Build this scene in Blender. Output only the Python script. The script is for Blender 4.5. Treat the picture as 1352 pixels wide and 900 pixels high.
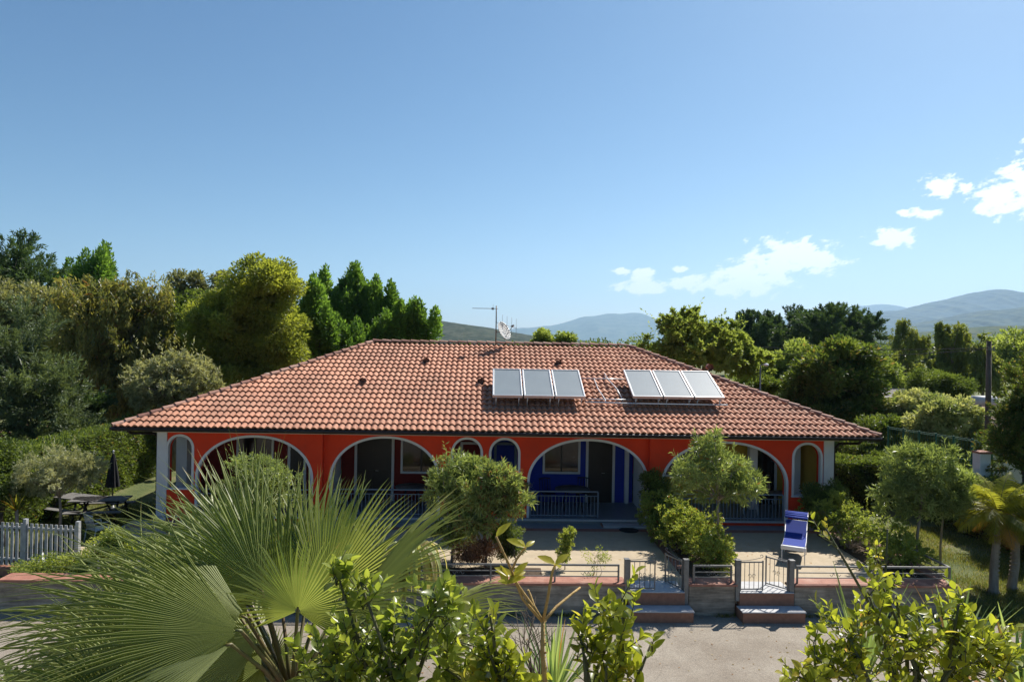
import bpy, math, random
import numpy as np
from mathutils import Vector, Matrix
R = math.radians
for o in list(bpy.data.objects): bpy.data.objects.remove(o)
scene = bpy.context.scene
COL = scene.collection

# ---------------------------------------------------------------- camera
CAM_H, YAW, PITCH, ROLL, F = 5.775, -0.0316, 0.0002, 0.0176, 901.0 / 1352.0
cam_d = bpy.data.cameras.new('camera'); cam = bpy.data.objects.new('camera', cam_d); COL.objects.link(cam)
cam_d.sensor_width = 36.0; cam_d.lens = 36.0 * F
cam_d.clip_start = 0.1; cam_d.clip_end = 60000
fwd = Vector((-math.sin(YAW), math.cos(YAW), PITCH)).normalized()
right0 = fwd.cross(Vector((0, 0, 1))).normalized(); up0 = right0.cross(fwd)
right = right0 * math.cos(ROLL) + up0 * math.sin(ROLL)
up = -right0 * math.sin(ROLL) + up0 * math.cos(ROLL)
m = Matrix((right, up, -fwd)).transposed().to_4x4(); m.translation = Vector((0, 0, CAM_H))
cam.matrix_world = m
scene.camera = cam

# ---------------------------------------------------------------- sun, sky, exposure
SUN = Vector((0.60, 0.62, 1.0)).normalized()
SUN_EL = math.asin(SUN.z); SUN_AZ = math.atan2(SUN.x, SUN.y)
sd = bpy.data.lights.new('sun', 'SUN'); sd.energy = 5.0; sd.angle = R(0.53); sd.color = (1.0, 0.95, 0.87)
so = bpy.data.objects.new('sun', sd); COL.objects.link(so)
so.rotation_euler = SUN.to_track_quat('Z', 'Y').to_euler()
world = bpy.data.worlds.new('World'); scene.world = world; world.use_nodes = True
wn = world.node_tree.nodes; wl = world.node_tree.links
for n in list(wn): wn.remove(n)
wout = wn.new('ShaderNodeOutputWorld'); bg = wn.new('ShaderNodeBackground'); wl.new(bg.outputs[0], wout.inputs[0])
sky = wn.new('ShaderNodeTexSky'); sky.sky_type = 'NISHITA'; sky.sun_disc = False
sky.sun_elevation = SUN_EL; sky.sun_rotation = SUN_AZ
sky.air_density = 0.8; sky.dust_density = 0.6; sky.ozone_density = 2.0; sky.altitude = 0
bg.inputs[1].default_value = 0.10
def wmath(op, a, b=None, clamp=False):
    n = wn.new('ShaderNodeMath'); n.operation = op; n.use_clamp = clamp
    for i, v in enumerate((a, b)):
        if v is None: continue
        if isinstance(v, (int, float)): n.inputs[i].default_value = v
        else: wl.new(v, n.inputs[i])
    return n.outputs[0]
tc = wn.new('ShaderNodeTexCoord'); sx = wn.new('ShaderNodeSeparateXYZ'); wl.new(tc.outputs['Generated'], sx.inputs[0])
ysafe = wmath('MAXIMUM', sx.outputs[1], 0.05)
U = wmath('DIVIDE', sx.outputs[0], ysafe); V = wmath('DIVIDE', sx.outputs[2], ysafe)
# clouds surveyed as (px, py, half width, half height) in the photograph, turned into fixed slopes east and up from due north
CLOUD_PX = [(985,368,46,24),(1020,352,40,30),(1065,338,46,22),(1090,345,26,16),(1035,330,26,16),(960,378,26,14),(1000,382,30,8),
            (912,373,28,12),(845,375,34,14),(850,360,20,6),(822,358,14,5),(866,384,14,5),(900,356,12,5),
            (1178,314,36,13),(1162,320,18,8),(1222,282,24,8),(1192,281,10,5),(1244,246,28,15),(1272,248,16,9),(1236,240,16,9),
            (1325,262,40,28),(1352,240,36,30),(1300,274,18,12),(1380,230,50,40)]
def slope(px, py):
    a, b = px - 676, py - 450; u = (a * math.cos(ROLL) + b * math.sin(ROLL)) / 901; v = -(-a * math.sin(ROLL) + b * math.cos(ROLL)) / 901
    c, s_ = math.cos(YAW), math.sin(YAW); return ((u * c - s_) / (u * s_ + c), v / (u * s_ + c))
CLOUDS = [(slope(px, py)[0], slope(px, py)[1], rx / 800, ry / 800) for px, py, rx, ry in CLOUD_PX]
mk = None
for (u0, v0, ru, rv) in CLOUDS:
    a = wmath('MULTIPLY', wmath('SUBTRACT', U, u0), 1 / ru)
    b = wmath('MULTIPLY', wmath('SUBTRACT', V, v0), 1 / rv)
    d = wmath('SQRT', wmath('ADD', wmath('MULTIPLY', a, a), wmath('MULTIPLY', b, b)))
    mm = wmath('SUBTRACT', 1.0, d)
    mk = mm if mk is None else wmath('MAXIMUM', mk, mm)
cx = wn.new('ShaderNodeCombineXYZ'); wl.new(U, cx.inputs[0]); wl.new(wmath('MULTIPLY', wmath('SUBTRACT', V, wmath('MULTIPLY', U, .25)), 1.9), cx.inputs[1])
ns = wn.new('ShaderNodeTexNoise'); ns.inputs['Scale'].default_value = 38; ns.inputs['Detail'].default_value = 9; ns.inputs['Roughness'].default_value = .62
wl.new(cx.outputs[0], ns.inputs['Vector'])
cm = wmath('ADD', wmath('ADD', mk, .05), wmath('MULTIPLY', wmath('SUBTRACT', ns.outputs[0], .50), 3.2))
mr = wn.new('ShaderNodeMapRange'); mr.interpolation_type = 'SMOOTHSTEP'; wl.new(cm, mr.inputs[0])
mr.inputs[1].default_value = .06; mr.inputs[2].default_value = .55; mr.inputs[3].default_value = 0; mr.inputs[4].default_value = .95
fac = wmath('MULTIPLY', mr.outputs[0], wmath('GREATER_THAN', sx.outputs[1], .1))
fac = wmath('MULTIPLY', fac, wmath('GREATER_THAN', mk, -0.7))
mix = wn.new('ShaderNodeMixRGB'); wl.new(fac, mix.inputs[0]); 
sk1 = wn.new('ShaderNodeVectorMath'); sk1.operation = 'SCALE'; sk1.inputs['Scale'].default_value = .115; wl.new(sky.outputs[0], sk1.inputs[0])
sk2 = wn.new('ShaderNodeSeparateXYZ'); wl.new(sk1.outputs[0], sk2.inputs[0]); sk3 = wn.new('ShaderNodeCombineXYZ')
for i_, (g_, k_, mx_) in enumerate(((1.60, 1.24, 2.6), (1.28, 1.07, 2.5), (1.10, .98, 2.4))):      # a clearer, deeper air than the default sky
    wl.new(wmath('MINIMUM', wmath('MULTIPLY', wmath('POWER', sk2.outputs[i_], g_), k_ * 6.55), mx_ * 6.55), sk3.inputs[i_])
wl.new(sk3.outputs[0], mix.inputs[1]); mix.inputs[2].default_value = (8.8, 8.7, 8.6, 1)
wl.new(mix.outputs[0], bg.inputs[0])
scene.view_settings.view_transform = 'Standard'; scene.view_settings.look = 'None'
scene.view_settings.exposure = 0.62; scene.view_settings.gamma = 1.0; scene.view_settings.use_curve_mapping = False
scene.render.engine = 'CYCLES'
scene.cycles.max_bounces = 8; scene.cycles.transparent_max_bounces = 8; scene.cycles.volume_bounces = 1
scene.cycles.transmission_bounces = 4; scene.cycles.diffuse_bounces = 3; scene.cycles.caustics_reflective = False; scene.cycles.caustics_refractive = False

# ---------------------------------------------------------------- survey helpers: a direction seen in the photograph to a spot in the place
def ray(px, py):
    a, b = px - 676, py - 450
    u = a * math.cos(ROLL) + b * math.sin(ROLL); v = -a * math.sin(ROLL) + b * math.cos(ROLL)
    x, z = u / 901.0, -v / 901.0
    d2 = 1 - z * PITCH; c, s = math.cos(YAW), math.sin(YAW)
    return Vector((x * c - d2 * s, x * s + d2 * c, z + PITCH))
def at(px, py, Y):
    r = ray(px, py); return r * (Y / r.y) + Vector((0, 0, CAM_H))

# ---------------------------------------------------------------- object helpers
def tag(o, label=None, cat=None, group=None, kind=None):
    if label: o['label'] = label
    if cat: o['category'] = cat
    if group: o['group'] = group
    if kind: o['kind'] = kind
    return o
def empty(name, loc=(0, 0, 0), rz=0, label=None, cat=None, group=None):
    o = bpy.data.objects.new(name, None); COL.objects.link(o); o.location = loc; o.rotation_euler = (0, 0, rz)
    o.empty_display_size = .2
    return tag(o, label, cat, group)
def children(o): return [c for c in bpy.data.objects if c.parent == o]
def copy_tree(o, parent=None):
    c = o.copy(); COL.objects.link(c); c.parent = parent
    for ch in children(o): copy_tree(ch, c)
    return c
class MB:
    """collects boxes, bars, tubes and sheets, then links them as one mesh object"""
    def __init__(s): s.v = []; s.f = []; s.m = []; s.sm = []; s.mi = 0
    def face(s, pts, smooth=False):
        i = len(s.v); s.v += [tuple(p) for p in pts]; s.f.append(tuple(range(i, i + len(pts)))); s.m.append(s.mi); s.sm.append(smooth)
    def idx(s, faces, base, smooth=False):
        for f in faces: s.f.append(tuple(base + k for k in f)); s.m.append(s.mi); s.sm.append(smooth)
    def box(s, x0, x1, y0, y1, z0, z1, M=None):
        p = [Vector(q) for q in ((x0,y0,z0),(x1,y0,z0),(x1,y1,z0),(x0,y1,z0),(x0,y0,z1),(x1,y0,z1),(x1,y1,z1),(x0,y1,z1))]
        if M is not None: p = [M @ q for q in p]
        b = len(s.v); s.v += [tuple(q) for q in p]
        s.idx([(3,2,1,0),(4,5,6,7),(0,1,5,4),(1,2,6,5),(2,3,7,6),(3,0,4,7)], b); return s
    def tube(s, pts, r, n=8, r1=None, cap=True, smooth=True):
        pts = [Vector(p) for p in pts]; k = len(pts); b = len(s.v)
        ref = None
        for i, p in enumerate(pts):
            d = (pts[min(i + 1, k - 1)] - pts[max(i - 1, 0)]).normalized()
            if ref is None:
                ref = Vector((1, 0, 0)) if abs(d.x) < .8 else Vector((0, 1, 0))
            a = (ref - d * ref.dot(d)).normalized(); c = d.cross(a); ref = a
            if isinstance(r, (list, tuple)): rr = r[i]
            else: rr = r if r1 is None else r + (r1 - r) * i / (k - 1)
            for j in range(n):
                t = 2 * math.pi * j / n
                s.v.append(tuple(p + a * (rr * math.cos(t)) + c * (rr * math.sin(t))))
        fs = [(i * n + j, i * n + (j + 1) % n, (i + 1) * n + (j + 1) % n, (i + 1) * n + j) for i in range(k - 1) for j in range(n)]
        s.idx(fs, b, smooth)
        if cap:
            s.idx([tuple(reversed(range(n))), tuple((k - 1) * n + j for j in range(n))], b)
        return s
    def lathe(s, c, prof, n=16, smooth=True):
        b = len(s.v); c = Vector(c)
        for (r, z) in prof:
            for j in range(n):
                t = 2 * math.pi * j / n; s.v.append((c.x + r * math.cos(t), c.y + r * math.sin(t), c.z + z))
        k = len(prof)
        s.idx([(i * n + j, i * n + (j + 1) % n, (i + 1) * n + (j + 1) % n, (i + 1) * n + j) for i in range(k - 1) for j in range(n)], b, smooth)
        s.idx([tuple(reversed(range(n))), tuple((k - 1) * n + j for j in range(n))], b)
        return s
    def build(s, name, mat, parent=None, bevel=0):
        me = bpy.data.meshes.new(name); me.from_pydata(s.v, [], s.f)
        mats = mat if isinstance(mat, (list, tuple)) else [mat]
        for mm in mats: me.materials.append(mm)
        me.polygons.foreach_set('material_index', s.m); me.polygons.foreach_set('use_smooth', s.sm); me.update()
        o = bpy.data.objects.new(name, me); COL.objects.link(o)
        if parent is not None: o.parent = parent
        if bevel:
            b = o.modifiers.new('edge', 'BEVEL'); b.width = bevel; b.segments = 2; b.limit_method = 'ANGLE'
        return o
def np_mesh(name, verts, faces4, mats, parent=None, tint=None, dry=None, smooth=False, midx=None):
    """fast mesh from numpy arrays; faces4 (n,4); tint and dry are per-face attributes"""
    me = bpy.data.meshes.new(name); nv, nf = len(verts), len(faces4)
    me.vertices.add(nv); me.vertices.foreach_set('co', np.ascontiguousarray(verts, dtype=np.float32).ravel())
    me.loops.add(nf * 4); me.loops.foreach_set('vertex_index', np.ascontiguousarray(faces4, dtype=np.int32).ravel())
    me.polygons.add(nf); me.polygons.foreach_set('loop_start', np.arange(0, nf * 4, 4, dtype=np.int32))
    me.polygons.foreach_set('use_smooth', np.full(nf, smooth))
    for mm in (mats if isinstance(mats, (list, tuple)) else [mats]): me.materials.append(mm)
    if midx is not None: me.polygons.foreach_set('material_index', np.asarray(midx, dtype=np.int32))
    me.update(calc_edges=True)
    for nm, arr in (('tint', tint), ('dry', dry)):
        if arr is not None:
            at_ = me.attributes.new(nm, 'FLOAT', 'FACE'); at_.data.foreach_set('value', np.ascontiguousarray(arr, dtype=np.float32))
    o = bpy.data.objects.new(name, me); COL.objects.link(o)
    if parent is not None: o.parent = parent
    return o

# ---------------------------------------------------------------- materials
def new_mat(name):
    mt = bpy.data.materials.new(name); mt.use_nodes = True; nt = mt.node_tree
    for n in list(nt.nodes): nt.nodes.remove(n)
    out = nt.nodes.new('ShaderNodeOutputMaterial')
    return mt, nt, out
def N(nt, typ, **kw):
    n = nt.nodes.new(typ)
    for k, v in kw.items():
        if k.startswith('i_'): n.inputs[k[2:].replace('_', ' ')].default_value = v
        else: setattr(n, k, v)
    return n
def col4(c): return (c[0], c[1], c[2], 1)
def surf(name, c1, c2=None, scale=3.0, rough=.8, bump=0.0, bscale=40.0, metallic=0.0, c3=None, scale3=.6, thr3=(.5,.7), spec=.5, stretch=None):
    """general surface: two tones by noise, optional larger stains, optional bump"""
    mt, nt, out = new_mat(name); L = nt.links
    p = N(nt, 'ShaderNodeBsdfPrincipled'); L.new(p.outputs[0], out.inputs[0])
    p.inputs['Roughness'].default_value = rough; p.inputs['Metallic'].default_value = metallic; p.inputs['Specular IOR Level'].default_value = spec
    t = N(nt, 'ShaderNodeTexCoord'); vec = t.outputs['Object']
    if stretch:
        mp = N(nt, 'ShaderNodeMapping'); mp.inputs['Scale'].default_value = stretch; L.new(vec, mp.inputs[0]); vec = mp.outputs[0]
    colr = None
    if c2 is None: c2 = tuple(x * .8 for x in c1)
    n = N(nt, 'ShaderNodeTexNoise', i_Scale=scale, i_Detail=6.0, i_Roughness=.6); L.new(vec, n.inputs['Vector'])
    r = N(nt, 'ShaderNodeMapRange'); r.inputs[1].default_value = .35; r.inputs[2].default_value = .65; L.new(n.outputs[0], r.inputs[0])
    mx = N(nt, 'ShaderNodeMixRGB'); mx.inputs[1].default_value = col4(c1); mx.inputs[2].default_value = col4(c2); L.new(r.outputs[0], mx.inputs[0]); colr = mx.outputs[0]
    if c3 is not None:
        n3 = N(nt, 'ShaderNodeTexNoise', i_Scale=scale3, i_Detail=8.0, i_Roughness=.7); L.new(vec, n3.inputs['Vector'])
        r3 = N(nt, 'ShaderNodeMapRange'); r3.inputs[1].default_value = thr3[0]; r3.inputs[2].default_value = thr3[1]; L.new(n3.outputs[0], r3.inputs[0])
        m3 = N(nt, 'ShaderNodeMixRGB'); L.new(colr, m3.inputs[1]); m3.inputs[2].default_value = col4(c3); L.new(r3.outputs[0], m3.inputs[0]); colr = m3.outputs[0]
    L.new(colr, p.inputs['Base Color'])
    if bump:
        nb = N(nt, 'ShaderNodeTexNoise', i_Scale=bscale, i_Detail=5.0); L.new(vec, nb.inputs['Vector'])
        b = N(nt, 'ShaderNodeBump'); b.inputs['Strength'].default_value = bump; b.inputs['Distance'].default_value = .02
        L.new(nb.outputs[0], b.inputs['Height']); L.new(b.outputs[0], p.inputs['Normal'])
    return mt
def leaf_mat(name, a, b, dryc=(.30, .20, .08), trans=.4, rough=.45, spec=.4, tmul=1.5):
    mt, nt, out = new_mat(name); L = nt.links
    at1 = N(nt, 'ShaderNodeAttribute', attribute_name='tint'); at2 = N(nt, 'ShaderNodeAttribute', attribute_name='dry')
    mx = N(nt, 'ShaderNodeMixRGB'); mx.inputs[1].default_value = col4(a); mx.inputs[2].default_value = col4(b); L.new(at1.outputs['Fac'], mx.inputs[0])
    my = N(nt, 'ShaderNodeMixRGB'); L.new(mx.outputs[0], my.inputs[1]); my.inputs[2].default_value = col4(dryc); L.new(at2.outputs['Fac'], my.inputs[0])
    p = N(nt, 'ShaderNodeBsdfPrincipled'); p.inputs['Roughness'].default_value = rough; p.inputs['Specular IOR Level'].default_value = spec
    L.new(my.outputs[0], p.inputs['Base Color'])
    tr = N(nt, 'ShaderNodeBsdfTranslucent'); tm = N(nt, 'ShaderNodeMixRGB', blend_type='MULTIPLY'); tm.inputs[0].default_value = 1
    L.new(my.outputs[0], tm.inputs[1]); tm.inputs[2].default_value = (tmul * 1.15, tmul * 1.1, tmul * .55, 1); L.new(tm.outputs[0], tr.inputs[0])
    ms = N(nt, 'ShaderNodeMixShader'); ms.inputs[0].default_value = trans
    L.new(p.outputs[0], ms.inputs[1]); L.new(tr.outputs[0], ms.inputs[2]); L.new(ms.outputs[0], out.inputs[0])
    return mt
def tile_mat(name, c1, c2, c3, pu, pv, axis_u=0, axis_v=1):
    """per-tile colour from the tile grid in object space"""
    mt, nt, out = new_mat(name); L = nt.links
    p = N(nt, 'ShaderNodeBsdfPrincipled'); p.inputs['Roughness'].default_value = .75; L.new(p.outputs[0], out.inputs[0])
    at1 = N(nt, 'ShaderNodeAttribute', attribute_name='tint')
    t = N(nt, 'ShaderNodeTexCoord')
    rp = N(nt, 'ShaderNodeValToRGB'); e = rp.color_ramp.elements
    e[0].position = 0; e[0].color = col4(c2); e[1].position = 1; e[1].color = col4(c3)
    q = rp.color_ramp.elements.new(.45); q.color = col4(c1); L.new(at1.outputs['Fac'], rp.inputs[0])
    n = N(nt, 'ShaderNodeTexNoise', i_Scale=14.0, i_Detail=6.0); L.new(t.outputs['Object'], n.inputs['Vector'])
    n2 = N(nt, 'ShaderNodeTexNoise', i_Scale=.7, i_Detail=6.0); L.new(t.outputs['Object'], n2.inputs['Vector'])
    r = N(nt, 'ShaderNodeMapRange'); r.inputs[1].default_value = .3; r.inputs[2].default_value = .75; r.inputs[3].default_value = .68; r.inputs[4].default_value = 1.12; L.new(n.outputs[0], r.inputs[0])
    r2 = N(nt, 'ShaderNodeMapRange'); r2.inputs[1].default_value = .3; r2.inputs[2].default_value = .7; r2.inputs[3].default_value = .72; r2.inputs[4].default_value = 1.12; L.new(n2.outputs[0], r2.inputs[0])
    mu = N(nt, 'ShaderNodeMath', operation='MULTIPLY'); L.new(r.outputs[0], mu.inputs[0]); L.new(r2.outputs[0], mu.inputs[1])
    vm = N(nt, 'ShaderNodeVectorMath', operation='SCALE'); L.new(rp.outputs[0], vm.inputs[0]); L.new(mu.outputs[0], vm.inputs['Scale'])
    L.new(vm.outputs[0], p.inputs['Base Color'])
    return mt
M = {}
M['red'] = surf('red_stucco', (.80, .055, .010), (.72, .045, .008), scale=2, rough=.85, bump=.25, bscale=60, c3=(.58, .055, .02), scale3=.9, thr3=(.5, .75))
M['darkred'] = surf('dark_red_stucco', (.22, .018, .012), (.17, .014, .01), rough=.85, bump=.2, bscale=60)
M['blue'] = surf('blue_stucco', (.018, .045, .42), (.014, .036, .34), rough=.8, bump=.2, bscale=60)
M['yellow'] = surf('yellow_stucco', (.62, .42, .06), (.55, .36, .05), rough=.85, bump=.2, bscale=60)
M['white'] = surf('white_plaster', (.74, .74, .74), (.66, .66, .68), scale=2, rough=.8, bump=.15, bscale=50)
M['cream'] = surf('cream_plaster', (.62, .56, .46), (.55, .49, .40), scale=2, rough=.8)
M['ceiling'] = surf('porch_ceiling', (.5, .48, .44), (.45, .43, .4), rough=.9)
M['gutter'] = surf('dark_copper_gutter', (.035, .022, .018), (.025, .016, .014), rough=.5, metallic=.3)
M['tile'] = tile_mat('terracotta_tile', (.53, .235, .135), (.44, .185, .105), (.60, .31, .195), .26, .34)
M['ridge'] = tile_mat('ridge_tile', (.44, .21, .14), (.30, .13, .09), (.52, .30, .22), .26, .34)
M['mortar'] = surf('mortar', (.42, .36, .3), (.3, .25, .2), rough=.95)
M['terracotta'] = surf('terracotta_coping', (.38, .17, .115), (.29, .12, .08), scale=6, rough=.75, c3=(.45, .27, .2), scale3=2.5, thr3=(.5, .75), bump=.2)
M['paving'] = surf('beige_paving', (.47, .38, .26), (.41, .33, .22), scale=5, rough=.85, c3=(.36, .30, .22), scale3=.9, thr3=(.5, .8), bump=.15, bscale=80)
M['porchfloor'] = surf('grey_porch_tiles', (.24, .27, .30), (.20, .23, .26), scale=4, rough=.35)
M['slab'] = surf('pale_stone_slab', (.5, .5, .5), (.42, .42, .43), scale=6, rough=.6)
M['brick'] = surf('orange_riser', (.34, .16, .10), (.25, .12, .075), scale=8, rough=.8, bump=.2)
M['glassdark'] = surf('dark_window_glass', (.012, .014, .016), (.01, .01, .012), rough=.08)
M['darkwood'] = surf('dark_door_wood', (.02, .013, .01), (.012, .008, .006), rough=.45)
M['metal'] = surf('grey_painted_metal', (.21, .21, .205), (.15, .15, .15), scale=9, rough=.45, metallic=.3)
M['bluemetal'] = surf('blue_grey_metal', (.20, .26, .33), (.16, .21, .28), scale=9, rough=.5)
M['alu'] = surf('aluminium', (.62, .62, .62), (.55, .55, .56), rough=.35, metallic=.6)
M['whitepaint'] = surf('white_paint', (.78, .78, .78), (.7, .7, .7), rough=.45)
M['dish'] = surf('dish_paint', (.62, .62, .6), (.55, .55, .53), rough=.5)
M['bark'] = surf('bark', (.16, .12, .09), (.09, .07, .05), scale=8, rough=.95, bump=.6, bscale=30, stretch=(1, 1, .3))
M['palebark'] = surf('pale_bark', (.34, .28, .22), (.22, .17, .13), scale=8, rough=.9, bump=.5, bscale=30, stretch=(1, 1, .3))
M['twig'] = surf('green_twig', (.12, .13, .05), (.08, .07, .035), scale=12, rough=.8)
M['yellowstem'] = surf('ochre_stem', (.42, .28, .09), (.33, .20, .06), scale=25, rough=.7, bump=.4, bscale=60)
M['petiole'] = surf('palm_stalk', (.10, .12, .03), (.14, .08, .035), scale=7, rough=.5)
M['bluecloth'] = surf('blue_canvas', (.008, .035, .27), (.007, .032, .25), scale=30, rough=.85, bump=.1, bscale=200)
M['blackcloth'] = surf('black_canvas', (.02, .02, .022), (.012, .012, .014), rough=.9)
M['greenfence'] = surf('green_fence_paint', (.02, .16, .10), (.016, .12, .08), rough=.5)
M['greyslat'] = surf('grey_slats', (.40, .41, .42), (.28, .29, .30), scale=7, rough=.7)
M['wood'] = surf('grey_weathered_wood', (.20, .19, .18), (.12, .11, .10), scale=6, rough=.85, stretch=(1, 8, 1))
M['greyroof'] = surf('grey_roof_sheet', (.30, .27, .25), (.22, .2, .19), scale=5, rough=.8)
M['black'] = surf('black_rubber', (.02, .02, .02), (.015, .015, .015), rough=.9)
M['soil'] = surf('soil', (.10, .065, .04), (.06, .04, .025), scale=9, rough=1, bump=.7, bscale=25)
# ================================================================ SETTING
ZS, ZT, ZP = -0.66, -0.10, 0.04          # street, terrace and porch levels
def ground_mat():
    mt, nt, out = new_mat('grass_ground'); L = nt.links
    p = N(nt, 'ShaderNodeBsdfPrincipled'); p.inputs['Roughness'].default_value = .95; L.new(p.outputs[0], out.inputs[0])
    t = N(nt, 'ShaderNodeTexCoord')
    n = N(nt, 'ShaderNodeTexNoise', i_Scale=.9, i_Detail=8.0, i_Roughness=.65); L.new(t.outputs['Object'], n.inputs['Vector'])
    n2 = N(nt, 'ShaderNodeTexNoise', i_Scale=16.0, i_Detail=8.0, i_Roughness=.7); L.new(t.outputs['Object'], n2.inputs['Vector'])
    rp = N(nt, 'ShaderNodeValToRGB'); e = rp.color_ramp.elements
    e[0].position = .40; e[0].color = (.06, .085, .022, 1); e[1].position = .62; e[1].color = (.20, .165, .08, 1)
    q = e.new(.52); q.color = (.11, .13, .035, 1)
    ad = N(nt, 'ShaderNodeMath', operation='MULTIPLY_ADD'); L.new(n2.outputs[0], ad.inputs[0]); ad.inputs[1].default_value = .45
    ml = N(nt, 'ShaderNodeMath', operation='MULTIPLY'); L.new(n.outputs[0], ml.inputs[0]); ml.inputs[1].default_value = .58
    L.new(ml.outputs[0], ad.inputs[2]); L.new(ad.outputs[0], rp.inputs[0]); L.new(rp.outputs[0], p.inputs['Base Color'])
    b = N(nt, 'ShaderNodeBump'); b.inputs['Strength'].default_value = .8; b.inputs['Distance'].default_value = .05
    L.new(n2.outputs[0], b.inputs['Height']); L.new(b.outputs[0], p.inputs['Normal'])
    return mt
M['ground'] = ground_mat()
g = MB(); g.face([(-25000, -400, ZS), (25000, -400, ZS), (25000, 30000, ZS), (-25000, 30000, ZS)])
tag(g.build('ground', M['ground']), kind='structure')
# street: grey worn asphalt with fine grit and cracks
def street_mat():
    mt, nt, out = new_mat('worn_asphalt'); L = nt.links
    p = N(nt, 'ShaderNodeBsdfPrincipled'); p.inputs['Roughness'].default_value = .92; L.new(p.outputs[0], out.inputs[0])
    t = N(nt, 'ShaderNodeTexCoord')
    n = N(nt, 'ShaderNodeTexNoise', i_Scale=.8, i_Detail=7.0, i_Roughness=.6); L.new(t.outputs['Object'], n.inputs['Vector'])
    rp = N(nt, 'ShaderNodeValToRGB'); e = rp.color_ramp.elements
    e[0].position = .35; e[0].color = (.235, .195, .150, 1); e[1].position = .68; e[1].color = (.34, .295, .235, 1)
    L.new(n.outputs[0], rp.inputs[0])
    n2 = N(nt, 'ShaderNodeTexVoronoi', i_Scale=55.0); L.new(t.outputs['Object'], n2.inputs['Vector'])
    r2 = N(nt, 'ShaderNodeMapRange'); r2.inputs[3].default_value = .72; r2.inputs[4].default_value = 1.2; L.new(n2.outputs['Color'], r2.inputs[0])
    # cracks
    nw = N(nt, 'ShaderNodeTexNoise', i_Scale=2.2, i_Detail=4.0); L.new(t.outputs['Object'], nw.inputs['Vector'])
    mxv = N(nt, 'ShaderNodeMixRGB'); mxv.inputs[0].default_value = .25; L.new(t.outputs['Object'], mxv.inputs[1]); L.new(nw.outputs['Color'], mxv.inputs[2])
    vc = N(nt, 'ShaderNodeTexVoronoi', feature='DISTANCE_TO_EDGE', i_Scale=.75); L.new(mxv.outputs[0], vc.inputs['Vector'])
    rc = N(nt, 'ShaderNodeMapRange'); rc.inputs[1].default_value = 0.0; rc.inputs[2].default_value = .006; rc.inputs[3].default_value = .82; rc.inputs[4].default_value = 1; L.new(vc.outputs[0], rc.inputs[0])
    mm = N(nt, 'ShaderNodeMath', operation='MULTIPLY'); L.new(r2.outputs[0], mm.inputs[0]); L.new(rc.outputs[0], mm.inputs[1])
    sc = N(nt, 'ShaderNodeVectorMath', operation='SCALE'); L.new(rp.outputs[0], sc.inputs[0]); L.new(mm.outputs[0], sc.inputs['Scale'])
    L.new(sc.outputs[0], p.inputs['Base Color'])
    b = N(nt, 'ShaderNodeBump'); b.inputs['Strength'].default_value = .5; b.inputs['Distance'].default_value = .01
    L.new(n2.outputs['Distance'], b.inputs['Height']); L.new(b.outputs[0], p.inputs['Normal'])
    return mt
M['street'] = street_mat()
g = MB(); g.face([(-60, -40, ZS + .004), (13.2, -40, ZS + .004), (12.6, 14.2, ZS + .004), (11.9, 16.05, ZS + .004), (-60, 16.05, ZS + .004)])
tag(g.build('street', M['street']), kind='structure')
# terrace slab
g = MB(); g.box(-11.2, 11.3, 16.18, 22.0, ZS - .2, ZT)
tag(g.build('terrace', M['paving']), kind='structure')
g = MB()
g.face([(-11.0, 21.15, ZT + .004), (11.3, 21.15, ZT + .004), (11.3, 21.45, ZT + .004), (-11.0, 21.45, ZT + .004)])
g.face([(4.95, 16.5, ZT + .004), (5.2, 16.5, ZT + .004), (5.2, 21.15, ZT + .004), (4.95, 21.15, ZT + .004)])
g.face([(-5.2, 16.5, ZT + .004), (-5.45, 16.5, ZT + .004), (-5.45, 21.15, ZT + .004), (-5.2, 21.15, ZT + .004)])
tag(g.build('paving_border', M['terracotta']), kind='structure')
g = MB(); g.face([(-11.0, 21.45, ZT + .004), (11.3, 21.45, ZT + .004), (11.3, 21.98, ZT + .004), (-11.0, 21.98, ZT + .004)])
tag(g.build('porch_apron', M['porchfloor']), kind='structure')
for i, (x0, x1, y0, y1) in enumerate([(-9.5, 3.1, 16.2, 16.75), (4.95, 5.9, 16.2, 17.6), (5.3, 6.2, 17.6, 21.0), (7.4, 11.3, 16.25, 16.7), (10.3, 11.3, 16.7, 21.0), (-1.6, 1.4, 16.75, 17.6)]):
    g = MB(); g.box(x0, x1, y0, y1, ZT - .02, ZT + .035); tag(g.build('flower_bed_soil', M['soil']), kind='structure')

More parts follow.
